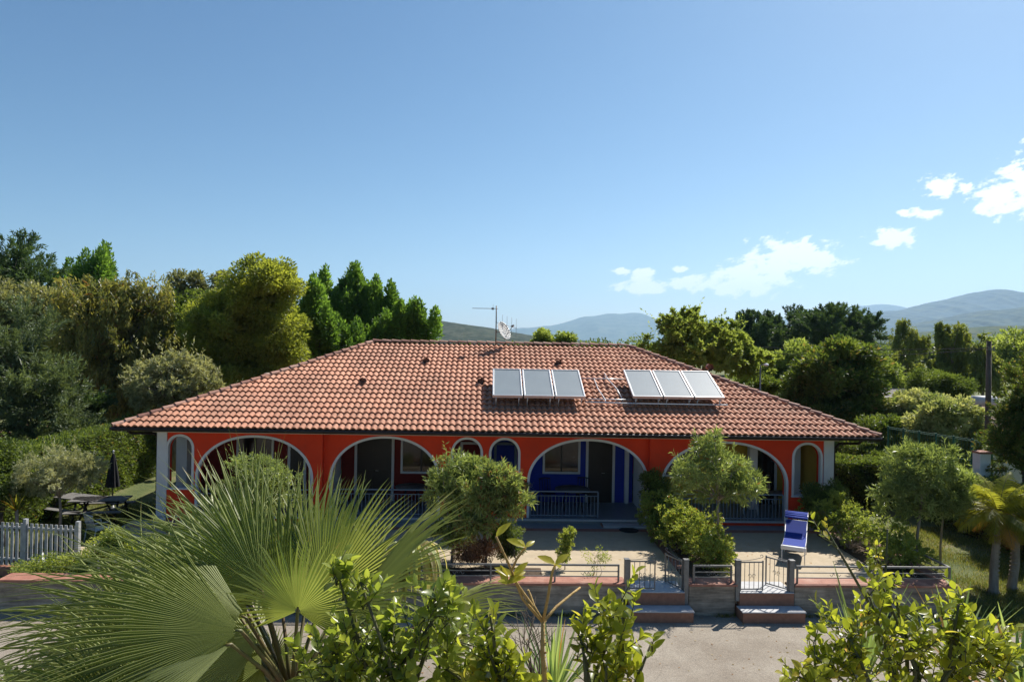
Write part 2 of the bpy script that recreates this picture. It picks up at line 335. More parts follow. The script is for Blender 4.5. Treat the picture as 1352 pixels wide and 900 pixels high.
# ---- mountains: terrain ridges
def hill_mat(name, c1, c2, scale):
    return surf(name, c1, c2, scale=scale, rough=1, c3=(c1[0]*.5, c1[1]*.55, c1[2]*.5), scale3=scale * 3.2, thr3=(.45, .6), spec=.1)
def ridge(name, prof, Y, depth, mat, seed, rough=.05, nx=460):
    """prof: (px,py) points along the skyline; the ridge stands at distance Y"""
    rng = np.random.default_rng(seed)
    P = [at(px, py, Y) for px, py in prof]
    xs = np.array([p.x for p in P]); zs = np.array([p.z for p in P])
    X = np.linspace(xs[0], xs[-1], nx); Z = np.interp(X, xs, zs)
    k = np.hanning(7); k /= k.sum(); Z = np.convolve(np.pad(Z, 3, 'edge'), k, 'valid')
    H = zs.max() - ZS
    for oc in range(1, 7):
        fr = 2 ** oc * 2; ph = rng.random(fr * 2 + 2)
        Z += H * rough * (np.interp(np.linspace(0, fr, nx), np.arange(fr + 1), ph[:fr + 1]) - .5) / oc ** .75
    ny = 40; V = []; 
    ts = np.linspace(0, 1, ny)
    spur = np.cumsum(rng.normal(0, 1, nx)); spur -= np.linspace(spur[0], spur[-1], nx); spur /= (np.abs(spur).max() + 1e-6)
    nz = np.zeros((ny, nx))
    for gx, gy, am in ((9, 4, .5), (22, 7, .3), (60, 14, .2)):
        gr = rng.random((gy + 1, gx + 1)); ux = np.linspace(0, gx, nx); uy = np.linspace(0, gy, ny)
        rows_ = np.array([np.interp(ux, np.arange(gx + 1), gr[q]) for q in range(gy + 1)]); nz += am * np.array([np.interp(uy, np.arange(gy + 1), rows_[:, q]) for q in range(nx)]).T
    for j, t in enumerate(ts):
        if t <= .5: h = math.sin(math.pi * t) ** 1.3; y = Y - depth * (1 - 2 * t)
        else: h = math.sin(math.pi * t) ** 1.3; y = Y + depth * (2 * t - 1)
        wv = (1 - h)
        for i in range(nx):
            z = ZS - 3 + (Z[i] - ZS + 3) * h * (1 + min(1, wv * 1.6) * 1.3 * (nz[j, i] - .5))
            V.append((X[i], y + wv * depth * .12 * spur[i], z))
    idx = np.arange(ny * nx).reshape(ny, nx)
    F4 = np.stack([idx[:-1, :-1], idx[:-1, 1:], idx[1:, 1:], idx[1:, :-1]], -1).reshape(-1, 4)
    o = np_mesh(name, np.array(V), F4, mat, smooth=True); tag(o, kind='structure'); return o
ridge('far_mountain', [(560, 452), (640, 441), (690, 431), (735, 427), (770, 417), (800, 414), (842, 413), (862, 422), (900, 426), (930, 421), (965, 424), (1010, 430), (1080, 412), (1120, 406), (1160, 404), (1190, 411), (1230, 420), (1300, 430), (1500, 440)], 13000, 2600, hill_mat('far_mountain_woods', (.05, .075, .045), (.09, .10, .06), .002), 3, .07)
ridge('mountain', [(1010, 450), (1060, 440), (1110, 425), (1150, 413), (1200, 411), (1250, 398), (1285, 390), (1307, 384), (1330, 389), (1360, 391), (1420, 386), (1520, 400), (1700, 430)], 7000, 1900, hill_mat('mountain_woods', (.05, .075, .085), (.09, .10, .05), .004), 5, .085)
ridge('mountain_spur', [(1120, 450), (1170, 438), (1220, 428), (1270, 418), (1310, 410), (1352, 404), (1420, 396), (1520, 400), (1700, 430)], 4300, 1100, hill_mat('spur_woods', (.055, .085, .085), (.10, .11, .05), .007), 8, .08)
ridge('wooded_hill', [(250, 446), (380, 430), (480, 424), (560, 421), (600, 426), (640, 431), (680, 438), (725, 446), (780, 450)], 1500, 420, hill_mat('hill_woods', (.035, .05, .03), (.085, .09, .06), .02), 11, .05, 260)
ridge('low_hill', [(1120, 452), (1180, 446), (1250, 436), (1352, 430), (1420, 428), (1500, 440)], 1900, 500, hill_mat('low_hill_woods', (.05, .08, .025), (.12, .12, .05), .015), 13, .07, 200)
# ---- haze
hz = MB(); hz.box(-14000, 14000, -300, 17500, -4.5, 1500)
mt, nt, out = new_mat('haze_air'); pv = N(nt, 'ShaderNodeVolumePrincipled'); pv.inputs['Color'].default_value = (.50, .73, 1, 1)
pv.inputs['Density'].default_value = 7e-5; pv.inputs['Anisotropy'].default_value = .3; nt.links.new(pv.outputs[0], out.inputs['Volume'])
hzo = tag(hz.build('haze', mt), kind='stuff')

# ================================================================ VILLA
XE0, XE1, YE, ZE = -11.46, 12.37, 21.20, 3.01
HR, RISE = 6.72, 2.655
YB = YE + 2 * HR; ZR = ZE + RISE
villa = empty('villa', (0.45, 24.5, 0), 0, 'long single storey red villa with arched porches and hipped terracotta roof', 'house')
def V(mb, name, mat, par=None, **k):
    o = mb.build(name, mat, par or villa, **k)
    if par is None: o.location = -villa.location
    return o
def arch_z(x, op):
    xa, xb, zs, zsp, zt = op; c = (xa + xb) / 2; w = (xb - xa) / 2
    q = max(0.0, 1 - (abs(x - c) / w) ** 2.15); return zsp + (zt - zsp) * q ** .5
def arch_wall(mb, x0, x1, y0, y1, z0, z1, ops):
    xs = [x0]
    for op in ops:
        xa, xb = op[0], op[1]; c = (xa + xb) / 2; w = (xb - xa) / 2
        n = 48 if w > .8 else 28
        xs += [c - w * math.cos(math.pi * i / n) for i in range(n + 1)]
    xs.append(x1)
    for i in range(len(xs) - 1):
        a, b = xs[i], xs[i + 1]
        if b - a < 1e-6: continue
        mid = (a + b) / 2; op = next((o for o in ops if o[0] < mid < o[1]), None)
        iv = []
        if op is None: iv = [(z0, z0, z1, z1)]
        else:
            if op[2] > z0 + 1e-4: iv.append((z0, z0, op[2], op[2]))
            iv.append((arch_z(a, op), arch_z(b, op), z1, z1))
        for (la, lb, ta, tb) in iv:
            mb.face([(a, y0, la), (b, y0, lb), (b, y0, tb), (a, y0, ta)]); mb.face([(b, y1, lb), (a, y1, la), (a, y1, ta), (b, y1, tb)])
            mb.face([(a, y0, ta), (b, y0, tb), (b, y1, tb), (a, y1, ta)]); mb.face([(a, y1, la), (b, y1, lb), (b, y0, lb), (a, y0, la)])
    for op in ops:
        for x in (op[0], op[1]): mb.face([(x, y0, op[2]), (x, y1, op[2]), (x, y1, op[3]), (x, y0, op[3])])
    for x in (x0, x1): mb.face([(x, y0, z0), (x, y1, z0), (x, y1, z1), (x, y0, z1)])
def arch_trim(op, yf, w=.075, z0=None, close=False):
    xa, xb, zs, zsp, zt = op; z0 = zs if z0 is None else z0
    c = (xa + xb) / 2; hw = (xb - xa) / 2; n = 40
    P = [(xa, z0)] + [(c - hw * math.cos(math.pi * i / n), arch_z(c - hw * math.cos(math.pi * i / n), op)) for i in range(n + 1)] + [(xb, z0)]
    Q = []
    for i, p in enumerate(P):
        a = P[max(0, i - 1)]; b = P[min(len(P) - 1, i + 1)]; dx, dz = b[0] - a[0], b[1] - a[1]; l = math.hypot(dx, dz)
        Q.append((p[0] - dz / l * w, p[1] + dx / l * w))
    mb = MB(); y = yf - .02; yb = yf + .12
    for i in range(len(P) - 1):
        p0, p1, q0, q1 = P[i], P[i + 1], Q[i], Q[i + 1]
        ip0 = (p0[0] + (c - p0[0]) * .004, p0[1]); ip1 = (p1[0] + (c - p1[0]) * .004, p1[1])
        mb.face([(ip0[0], y, p0[1]), (ip1[0], y, p1[1]), (q1[0], y, q1[1]), (q0[0], y, q0[1])])
        mb.face([(q0[0], y, q0[1]), (q1[0], y, q1[1]), (q1[0], yf + .002, q1[1]), (q0[0], yf + .002, q0[1])])
        mb.face([(ip0[0], y, p0[1] - .003), (ip1[0], y, p1[1] - .003), (ip1[0], yb, p1[1] - .003), (ip0[0], yb, p0[1] - .003)])
    return mb
YW, YC, TH = 22.02, 22.20, .26
WT = 2.70
BIG = lambda a, b: (a, b, 0.0, 1.25, 2.56)
SM = lambda a, b, s=.92: (a, b, s, 2.56 - (b - a) / 2, 2.56)
walls = [('left', -10.2, -5.31, YW, [SM(-10.22 + .05, -9.43), BIG(-9.24, -5.66)]),
         ('mid', -5.305, 5.245, YC, [BIG(-5.04, -1.62), SM(-1.14, -.25), SM(.09, .97), BIG(1.35, 5.18)]),
         ('right', 5.25, 10.97, YW, [BIG(5.7, 9.74), SM(10.0, 10.87, .88)])]
for nm, x0, x1, yf, ops in walls:
    w = MB(); arch_wall(w, x0, x1, yf, yf + TH, -.1, WT, ops); V(w, 'wall', M['red'])
    for op in ops:
        V(arch_trim(op, yf), 'arch_trim', M['white'])
        if op[2] > 0:
            s = MB(); s.box(op[0] - .09, op[1] + .09, yf - .06, yf + TH + .03, op[2] - .035, op[2] + .012); V(s, 'sill', M['white'], bevel=.006)
s = MB(); s.box(.99, 1.335, YC - .055, YC + .0, .885, .932); V(s, 'sill', M['white'])
for x0, x1 in ((-10.52, -10.205), (10.975, 11.31)):
    s = MB(); s.box(x0, x1, YW - .03, YW + .32, -.1, WT); V(s, 'pillar', M['white'], bevel=.012)
s = MB(); s.box(-10.62, 11.42, YW - .12, YW + .5, WT + .003, 2.858); V(s, 'beam', M['cream'], bevel=.01)
# body walls
s = MB(); s.box(-10.5, -10.2, 24.6, 33.6, -.6, 2.85); s.box(11.0, 11.3, 24.6, 33.6, -.6, 2.85); s.box(-10.2, 11.0, 33.3, 33.6, -.6, 2.85); V(s, 'wall', M['red'])
BY = 24.45
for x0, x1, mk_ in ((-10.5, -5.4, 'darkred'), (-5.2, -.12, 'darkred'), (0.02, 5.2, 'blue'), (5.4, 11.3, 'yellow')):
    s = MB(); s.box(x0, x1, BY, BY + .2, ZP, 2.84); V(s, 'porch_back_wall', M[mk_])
for xc in (-5.3, -.05, 5.3):
    s = MB(); s.box(xc - .07, xc + .07, YC + TH, BY, ZP, 2.84); V(s, 'porch_partition', M['white'])
s = MB(); s.box(-10.5, 11.3, YW + .02, 24.66, -.6, ZP); V(s, 'porch_floor', M['porchfloor'])
s = MB(); s.box(-10.5, 11.3, YW - .035, YW + .018, ZP - .05, ZP + .012); V(s, 'floor_edge', M['slab'])
s = MB(); s.box(-10.2, 11.0, YC + TH + .02, 24.66, 2.842, 2.856); V(s, 'porch_ceiling', M['ceiling'])
def window(x0, x1, z0, z1, fr='white'):
    f = MB(); t = .075; y0, y1 = BY - .05, BY + .01
    f.box(x0, x1, y0, y1, z0, z0 + t); f.box(x0, x1, y0, y1, z1 - t, z1); f.box(x0, x0 + t, y0, y1, z0 + t, z1 - t); f.box(x1 - t, x1, y0, y1, z0 + t, z1 - t)
    w = V(f, 'window', M[fr]); p = MB(); p.box(x0 + t, x1 - t, BY - .012, BY - .004, z0 + t, z1 - t)
    xm = (x0 + x1) / 2; q = p.build('pane', M['glassdark'], w); b = MB(); b.box(xm - .03, xm + .03, BY - .035, BY - .014, z0 + t, z1 - t); b.build('mullion', M['darkwood'], w)
def door(x0, x1, z1, leaf='darkwood', fr='white'):
    f = MB(); t = .09; y0, y1 = BY - .06, BY + .01
    f.box(x0, x1, y0, y1, z1 - t, z1); f.box(x0, x0 + t, y0, y1, ZP, z1 - t); f.box(x1 - t, x1, y0, y1, ZP, z1 - t)
    w = V(f, 'door', M[fr]); p = MB(); p.box(x0 + t, x1 - t, BY - .03, BY - .004, ZP, z1 - t)
    xm = (x0 + x1) / 2
    for a, b in ((x0 + t + .06, xm - .05), (xm + .05, x1 - t - .06)):
        p.box(a, b, BY - .038, BY - .031, .3, 1.1); p.box(a, b, BY - .038, BY - .031, 1.2, z1 - t - .12)
    p.build('door_leaf', M[leaf], w); h = MB(); h.tube([(xm + .06, BY - .04, 1.1), (xm + .06, BY - .09, 1.1), (xm + .16, BY - .09, 1.1)], .012, 6); h.build('handle', M['alu'], w)
window(-8.9, -7.6, .95, 2.45); door(-6.35, -4.9 - .6, 2.5); door(-8.0 + .9, -6.45, 2.5)
door(-4.75, -3.35, 2.5); window(-3.12, -1.65, 1.0, 2.4); door(-1.0, -.2, 2.15, 'darkred')
door(.2, 1.02, 2.15, 'blue', 'bluemetal'); window(1.95, 3.3, 1.05, 2.45); door(3.5, 4.55, 2.6)
s = MB(); s.box(4.9, 5.04, BY - .16, BY - .002, ZP, 2.84); V(s, 'pilaster', M['white'])
window(6.2, 7.6, 1.0, 2.4); door(9.55, 10.45, 2.3, 'glassdark'); s = MB(); s.box(9.15, 9.42, 23.6, 23.85, ZP, 2.84); V(s, 'porch_column', M['white'])
s = MB(); s.box(10.62, 10.85, 23.4, 23.62, ZP, 2.84); V(s, 'porch_column', M['white'])
s = MB(); s.box(-10.45, -10.1, 23.2, 23.5, ZP, 2.84); V(s, 'porch_column', M['white'])
s = MB(); s.box(11.04, 11.28, 22.6, 24.6, ZP, 2.84); V(s, 'porch_back_wall', M['yellow'])
s = MB(); s.box(-10.48, -10.38, 23.5, 24.6, ZP, 2.84); V(s, 'porch_partition', M['white'])
# porch railings
def railing(x0, x1, y, z0=ZP, h=.86, step=.115, mat='bluemetal'):
    r = MB(); r.box(x0, x1, y - .02, y + .02, z0 + h - .035, z0 + h); r.box(x0, x1, y - .012, y + .012, z0 + h - .17, z0 + h - .15); r.box(x0, x1, y - .015, y + .015, z0 + .05, z0 + .075)
    n = int((x1 - x0) / step)
    for i in range(n + 1):
        x = x0 + (x1 - x0) * i / n; rr = .018 if i in (0, n) else .008
        r.box(x - rr, x + rr, y - rr, y + rr, z0, z0 + h - (.035 if i in (0, n) else .17))
    return V(r, 'railing', M[mat])
railing(-9.2, -5.7, YW + .12); railing(-5.0, -1.66, YC + .1); railing(1.4, 3.62, YC + .1); railing(5.75, 9.7, YW + .12)
s = MB(); s.box(3.7, 5.1, 21.55, YW - .037, ZT, ZT + .06); V(s, 'doorstep', M['slab'], bevel=.008)
s = MB(); s.box(3.66, 5.14, 21.62, YW - .04, ZT - .01, ZT + .0555); V(s, 'step_riser', M['brick'])
# roof
def roof_uv(origin, ud, L0, name, mat, seed):
    """tiled face: u along the eave from 0..L0, v up the slope; the hips cut 45 degrees in plan"""
    ud = Vector(ud); inn = Vector((-ud.y, ud.x, 0)); sl = math.hypot(HR, RISE)
    vd = (inn * HR + Vector((0, 0, RISE))) / sl; nd = ud.cross(vd).normalized()
    rng = np.random.default_rng(seed); rows = 20; ph = sl / rows; ncol = round(L0 / .20); pw = L0 / ncol; K = 10
    us = np.arange(ncol * K + 1) / K * pw
    def prof(u):
        t = (u / pw) % 1.0
        return np.where(t < .76, .048 * np.sin(np.pi * np.clip(t / .76, 0, 1)) ** .8, -.006 * np.sin(np.pi * (t - .76) / .24))
    vs = []; fs = []; ti = []; base = 0; tt = rng.random((rows, ncol + 1)) * .45 + .25
    strk = rng.random((rows, ncol + 1)) < .025; tt[strk] = rng.random(strk.sum())
    O = np.array(origin); ua = np.array(ud); va = np.array(vd); na = np.array(nd)
    for r in range(rows):
        v0 = r * ph - .045; v1 = (r + 1) * ph
        # rows are never perfectly straight
        jit = np.repeat(rng.normal(0, .006, ncol + 1), K)[:len(us)]; jl = np.repeat(rng.normal(0, .003, ncol + 1), K)[:len(us)]
        lines = []
        for (v, lift, jj) in ((v0, .056, 1), (v1, .002, 0), (v0, .020, 1), (v0 + .03, -.02, 1)):
            lo = max(0, v) / sl * HR; hi = L0 - lo; u = np.clip(us, lo, hi)
            vv = v + (jit * jj); z = prof(us) + lift + jl * jj
            lines.append(O + np.outer(u, ua) + np.outer(vv, va) + np.outer(z, na))
        n = len(us); vs += lines[:2] + [lines[0] + 0] + lines[2:]
        i = np.arange(n - 1); lo = max(0, v0) / sl * HR
        keep = (us[1:] > lo + 1e-3) & (us[:-1] < L0 - lo - 1e-3)
        f = np.stack([base + i, base + i + 1, base + n + i + 1, base + n + i], -1)[keep]
        g2 = np.stack([base + 3 * n + i, base + 3 * n + i + 1, base + 2 * n + i + 1, base + 2 * n + i], -1)[keep]
        g3 = np.stack([base + 4 * n + i, base + 4 * n + i + 1, base + 3 * n + i + 1, base + 3 * n + i], -1)[keep]
        c = (i // K)[keep]; fs += [f, g2, g3]; ti += [tt[r][c], tt[r][c] * .9, tt[r][c] * .9]; base += 5 * n
    o = np_mesh(name, np.concatenate(vs), np.concatenate(fs), mat, villa, tint=np.concatenate(ti), smooth=True)
    o.location = -villa.location; return o
L0 = XE1 - XE0; D0 = 2 * HR
roof_uv((XE0, YE, ZE - .06), (1, 0, 0), L0, 'roof_tiles', M['tile'], 1)
roof_uv((XE1, YE, ZE - .06), (0, 1, 0), D0, 'roof_tiles', M['tile'], 2)
roof_uv((XE1, YB, ZE - .06), (-1, 0, 0), L0, 'roof_tiles', M['tile'], 3)
roof_uv((XE0, YB, ZE - .06), (0, -1, 0), D0, 'roof_tiles', M['tile'], 4)
s = MB(); e = .02; zc = ZE - .10
A = [(XE0 + e, YE + e, zc), (XE1 - e, YE + e, zc), (XE1 - e, YB - e, zc), (XE0 + e, YB - e, zc)]
Bq = (XE0 + HR, YE + HR, ZR - .12); C_ = (XE1 - HR, YE + HR, ZR - .12); bt = [(p[0], p[1], 2.865) for p in A]
s.face([A[0], A[1], C_, Bq]); s.face([A[1], A[2], C_]); s.face([A[2], A[3], Bq, C_]); s.face([A[3], A[0], Bq]); s.face(bt[::-1])
for i in range(4): s.face([bt[i], bt[(i + 1) % 4], A[(i + 1) % 4], A[i]])
roofo = V(s, 'roof', [M['darkwood']])
def caps(p0, p1, name='ridge_cap', r=.115, seed=0):
    p0, p1 = Vector(p0), Vector(p1); L = (p1 - p0).length; d = (p1 - p0) / L; rng = random.Random(seed)
    n = round(L / .38); st = L / n; side = d.cross(Vector((0, 0, 1))).normalized(); upv = side.cross(d)
    vs = []; fs = []; ti = []; K = 8
    for i in range(n):
        a = p0 + d * (i * st - .03); b = p0 + d * ((i + 1) * st); tn = rng.random(); base = len(vs)
        for (c, rr, lf) in ((a, r, .03), (b, r * .86, 0), (a, r - .028, .022)):
            for k in range(K + 1):
                th = math.pi * (k / K); vs.append(c + side * (rr * math.cos(th)) + upv * (rr * .8 * math.sin(th) + lf - .03))
        for k in range(K):
            fs.append((base + k, base + k + 1, base + K + 1 + k + 1, base + K + 1 + k)); ti.append(tn)
            fs.append((base + 2 * K + 2 + k, base + 2 * K + 2 + k + 1, base + k + 1, base + k)); ti.append(tn * .6)
    o = np_mesh(name, np.array([tuple(v) for v in vs]), np.array(fs), M['ridge'], roofo, tint=np.array(ti)); return o
zz = .015
caps((XE0 + HR, YE + HR, ZR + zz), (XE1 - HR, YE + HR, ZR + zz), seed=1)
for (a, b, sdd) in (((XE0, YE, ZE + zz - .03), (XE0 + HR, YE + HR, ZR + zz), 2), ((XE1, YE, ZE + zz - .03), (XE1 - HR, YE + HR, ZR + zz), 3), ((XE0, YB, ZE + zz - .03), (XE0 + HR, YE + HR, ZR + zz), 4), ((XE1, YB, ZE + zz - .03), (XE1 - HR, YE + HR, ZR + zz), 5)):
    caps(a, b, 'hip_cap', seed=sdd)
def on_roof(x, y, dz=0): return Vector((x, y, ZE + (y - YE) * RISE / HR + dz))
s = MB()
for (x0, y0, x1, y1) in ((XE0, YE - .07, XE1, YE - .07), (XE0 - .07, YE, XE0 - .07, YB), (XE1 + .07, YE, XE1 + .07, YB), (XE0, YB + .07, XE1, YB + .07)):
    s.tube([(x0, y0, 2.895), (x1, y1, 2.895)], .055, 10)
s.box(XE0 - .03, XE1 + .03, YE + .012, YE + .018, 2.82, 2.93)
V(s, 'gutter', M['gutter'], roofo)
s = MB(); s.tube([(11.75, YE - .05, 2.86), (11.75, YE + .1, 2.72), (11.55, YW + .1, 2.6), (11.42, YW + .2, 2.4), (11.42, YW + .2, ZS)], .045, 8); V(s, 'downpipe', M['gutter'])
s = MB(); s.tube([(-11.0, YE - .05, 2.86), (-11.0, YE + .15, 2.75), (-10.7, YW + .2, 2.62), (-10.62, YW + .25, 2.5), (-10.62, YW + .25, ZS)], .045, 8); V(s, 'downpipe', M['gutter'])
for (x, y) in ((-2.42, 26.09), (-4.46, 24.3), (-.31, 24.45), (2.61, 26.08), (8.4, 25.9)):
    s = MB(); p = on_roof(x, y, .02); s.tube([p + Vector((0, .18, .03)), p + Vector((0, -.12, .03))], .10, 10, r1=.125, cap=False); s.tube([p + Vector((0, .1, .03)), p + Vector((0, .0, .02))], .09, 8)
    V(s, 'vent_tile', M['ridge'], roofo)
# small chimney cap beyond the left hip
p = at(358, 493, 26.3); s = MB(); s.box(p.x - .16, p.x + .22, 26.1, 26.5, 3.5, p.z - .05); s.box(p.x - .2, p.x + .28, 26.05, 26.55, p.z - .045, p.z + .02); V(s, 'chimney', M['mortar'])

# ---- solar water heating panels on the roof
def glass_panel_mat():
    mt, nt, out = new_mat('collector_glass'); L = nt.links
    p = N(nt, 'ShaderNodeBsdfPrincipled'); p.inputs['Base Color'].default_value = (.20, .24, .27, 1); p.inputs['Roughness'].default_value = .5; p.inputs['Metallic'].default_value = .0
    p.inputs['Coat Weight'].default_value = .35; p.inputs['Coat Roughness'].default_value = .02; p.inputs['Specular IOR Level'].default_value = .3
    t = N(nt, 'ShaderNodeTexCoord'); w = N(nt, 'ShaderNodeTexNoise', i_Scale=1.4, i_Detail=3.0); L.new(t.outputs['Object'], w.inputs['Vector'])
    mx = N(nt, 'ShaderNodeMixRGB'); mx.inputs[1].default_value = (.18, .22, .245, 1); mx.inputs[2].default_value = (.25, .285, .30, 1); L.new(w.outputs[0], mx.inputs[0]); wv = N(nt, 'ShaderNodeTexWave', i_Scale=9.0); L.new(t.outputs['Object'], wv.inputs['Vector']); wr = N(nt, 'ShaderNodeMapRange'); wr.inputs[3].default_value = .86; wr.inputs[4].default_value = 1.05; L.new(wv.outputs['Fac'], wr.inputs[0]); ws_ = N(nt, 'ShaderNodeVectorMath', operation='SCALE'); L.new(mx.outputs[0], ws_.inputs[0]); L.new(wr.outputs[0], ws_.inputs['Scale']); L.new(ws_.outputs[0], p.inputs['Base Color'])  # reflected sky put into the pale blue-grey base, under absorber stripes
    L.new(p.outputs[0], out.inputs[0]); return mt
M['collector'] = glass_panel_mat()
tilt = math.atan2(RISE, HR)
def panel_proto(w=1.0, l=2.05):
    rt = empty('solar_panel', (0, 0, 0), 0, 'x', 'solar panel', 'flat solar water heating panels on the tiled roof')
    s = MB(); t = .05; h = .10
    s.box(0, w, 0, t, 0, h); s.box(0, w, l - t, l, 0, h); s.box(0, t, t, l - t, 0, h); s.box(w - t, w, t, l - t, 0, h); s.box(t, w - t, t, l - t, 0, .02)
    s.build('frame', M['alu'], rt, bevel=.006)
    s = MB(); s.box(t + .002, w - t - .002, t + .002, l - t - .002, .022, .078); s.build('glass_cover', M['collector'], rt)
    for x in (.12, w - .12):
        s = MB(); s.tube([(x, .1, 0), (x, .02, -.30)], .018, 6); s.tube([(x, l - .25, 0), (x, l - .25, -.24)], .018, 6); s.box(x - .02, x + .02, -.05, l, -.035, -.003); s.build('support', M['alu'], rt)
    return rt
pp = panel_proto(); k_ = 0
for (x0, y0, grp) in ((.10, 22.62, 'left bank'), (4.80, 22.70, 'right bank')):
    for i in range(3):
        o = pp if k_ == 0 else copy_tree(pp); k_ += 1
        o.location = on_roof(x0 + i * 1.045, y0, .32); o.rotation_euler = (tilt + R(1.5), 0, R(-.6) if k_ > 3 else 0)
        o['label'] = '%s solar panel of the %s of three on the tiled roof' % (('left', 'middle', 'right')[i], grp)
s = MB()
def rp(x, y, d=.16): return on_roof(x, y, d)
s.tube([rp(3.2, 24.5), rp(4.1, 24.5), rp(4.86, 24.5)], .022, 8); s.tube([rp(3.2, 22.95), rp(4.2, 22.95), rp(4.8, 22.95)], .022, 8)
s.tube([rp(3.75, 24.5), rp(3.78, 23.7), rp(3.9, 23.0), rp(3.9, 22.72)], .018, 8); s.tube([rp(4.25, 25.2, .05), rp(4.25, 24.5), rp(4.45, 23.7), rp(4.5, 22.97)], .018, 8)
s.tube([rp(3.2, 22.75), rp(4.4, 22.7), rp(8.0, 22.68)], .026, 8)
tag(s.build('water_pipe', M['alu']), 'silver water pipes running over the tiles between the two solar banks', 'pipe')
# ---- aerial mast with dish
mast = empty('tv_aerial', tuple(on_roof(.22, 27.7)), 0, 'thin television aerial mast with white satellite dish on roof ridge', 'aerial')
s = MB(); s.tube([(0, 0, -.05), (0, 0, 1.62)], .025, 8); s.build('mast', M['metal'], mast)
s = MB(); s.tube([(-.98, 0, 1.50), (.06, 0, 1.50)], .012, 6)
for i in range(14):
    x = -.95 + i * .068; s.tube([(x, -.11 - .004 * i, 1.50), (x, .11 + .004 * i, 1.50)], .005, 5)
s.box(-.14, -.13, -.16, .16, 1.42, 1.66); s.box(-.2, -.1, -.02, .02, 1.46, 1.54); s.build('aerial_boom', M['metal'], mast)
s = MB(); s.tube([(0, 0, .95), (.85, .15, .72)], .010, 6)
for i in range(4):
    x = .25 + i * .19; z = .95 - .27 * x; s.tube([(x, .03 * i, z - .32), (x, .03 * i, z + .38)], .006, 5)
s.build('aerial_boom', M['metal'], mast)
s = MB(); n = 20; c = Vector((.33, -.12, .62)); ax = Vector((.62, -.42, .35)).normalized(); a1 = ax.orthogonal().normalized(); a2 = ax.cross(a1)
prev = None; rings = []
for j in range(6):
    r_ = .40 * j / 5; off = -.09 * (1 - (j / 5) ** 2)
    rings.append([c + ax * off + a1 * (r_ * math.cos(2 * math.pi * k / n)) + a2 * (r_ * math.sin(2 * math.pi * k / n)) for k in range(n)])
for j in range(5):
    for k in range(n): s.face([rings[j][k], rings[j][(k + 1) % n], rings[j + 1][(k + 1) % n], rings[j + 1][k]], True)
d_ = s.build('satellite_dish', M['dish'], mast); sm_ = d_.modifiers.new('t', 'SOLIDIFY'); sm_.thickness = .015
s = MB(); s.tube([c - Vector((0, 0, .36)), c + ax * .42 + Vector((0, 0, -.02))], .012, 6); s.tube([c + ax * .38, c + ax * .5], .04, 8); s.tube([(0, 0, .55), c - ax * .09], .02, 6); s.build('feed_arm', M['metal'], mast)

# ================================================================ TERRACE WALLS, RAILS, GATES
def concrete_mat():
    mt, nt, out = new_mat('board_marked_concrete'); L = nt.links
    p = N(nt, 'ShaderNodeBsdfPrincipled'); p.inputs['Roughness'].default_value = .9; L.new(p.outputs[0], out.inputs[0])
    t = N(nt, 'ShaderNodeTexCoord'); mp = N(nt, 'ShaderNodeMapping'); mp.inputs['Scale'].default_value = (.8, .8, 9); L.new(t.outputs['Object'], mp.inputs[0])
    n = N(nt, 'ShaderNodeTexNoise', i_Scale=1.6, i_Detail=6.0, i_Roughness=.6); L.new(mp.outputs[0], n.inputs['Vector'])
    rp_ = N(nt, 'ShaderNodeValToRGB'); e = rp_.color_ramp.elements; e[0].position = .33; e[0].color = (.20, .165, .125, 1); e[1].position = .66; e[1].color = (.46, .39, .31, 1); L.new(n.outputs[0], rp_.inputs[0])
    n2 = N(nt, 'ShaderNodeTexNoise', i_Scale=2.2, i_Detail=8.0, i_Roughness=.7); L.new(t.outputs['Object'], n2.inputs['Vector'])
    r2 = N(nt, 'ShaderNodeMapRange'); r2.inputs[1].default_value = .35; r2.inputs[2].default_value = .7; r2.inputs[3].default_value = .6; r2.inputs[4].default_value = 1.15; L.new(n2.outputs[0], r2.inputs[0])
    sc = N(nt, 'ShaderNodeVectorMath', operation='SCALE'); L.new(rp_.outputs[0], sc.inputs[0]); L.new(r2.outputs[0], sc.inputs['Scale']); L.new(sc.outputs[0], p.inputs['Base Color'])
    b = N(nt, 'ShaderNodeBump'); b.inputs['Strength'].default_value = .7; b.inputs['Distance'].default_value = .02; L.new(n.outputs[0], b.inputs['Height']); L.new(b.outputs[0], p.inputs['Normal'])
    return mt
M['concrete'] = concrete_mat()
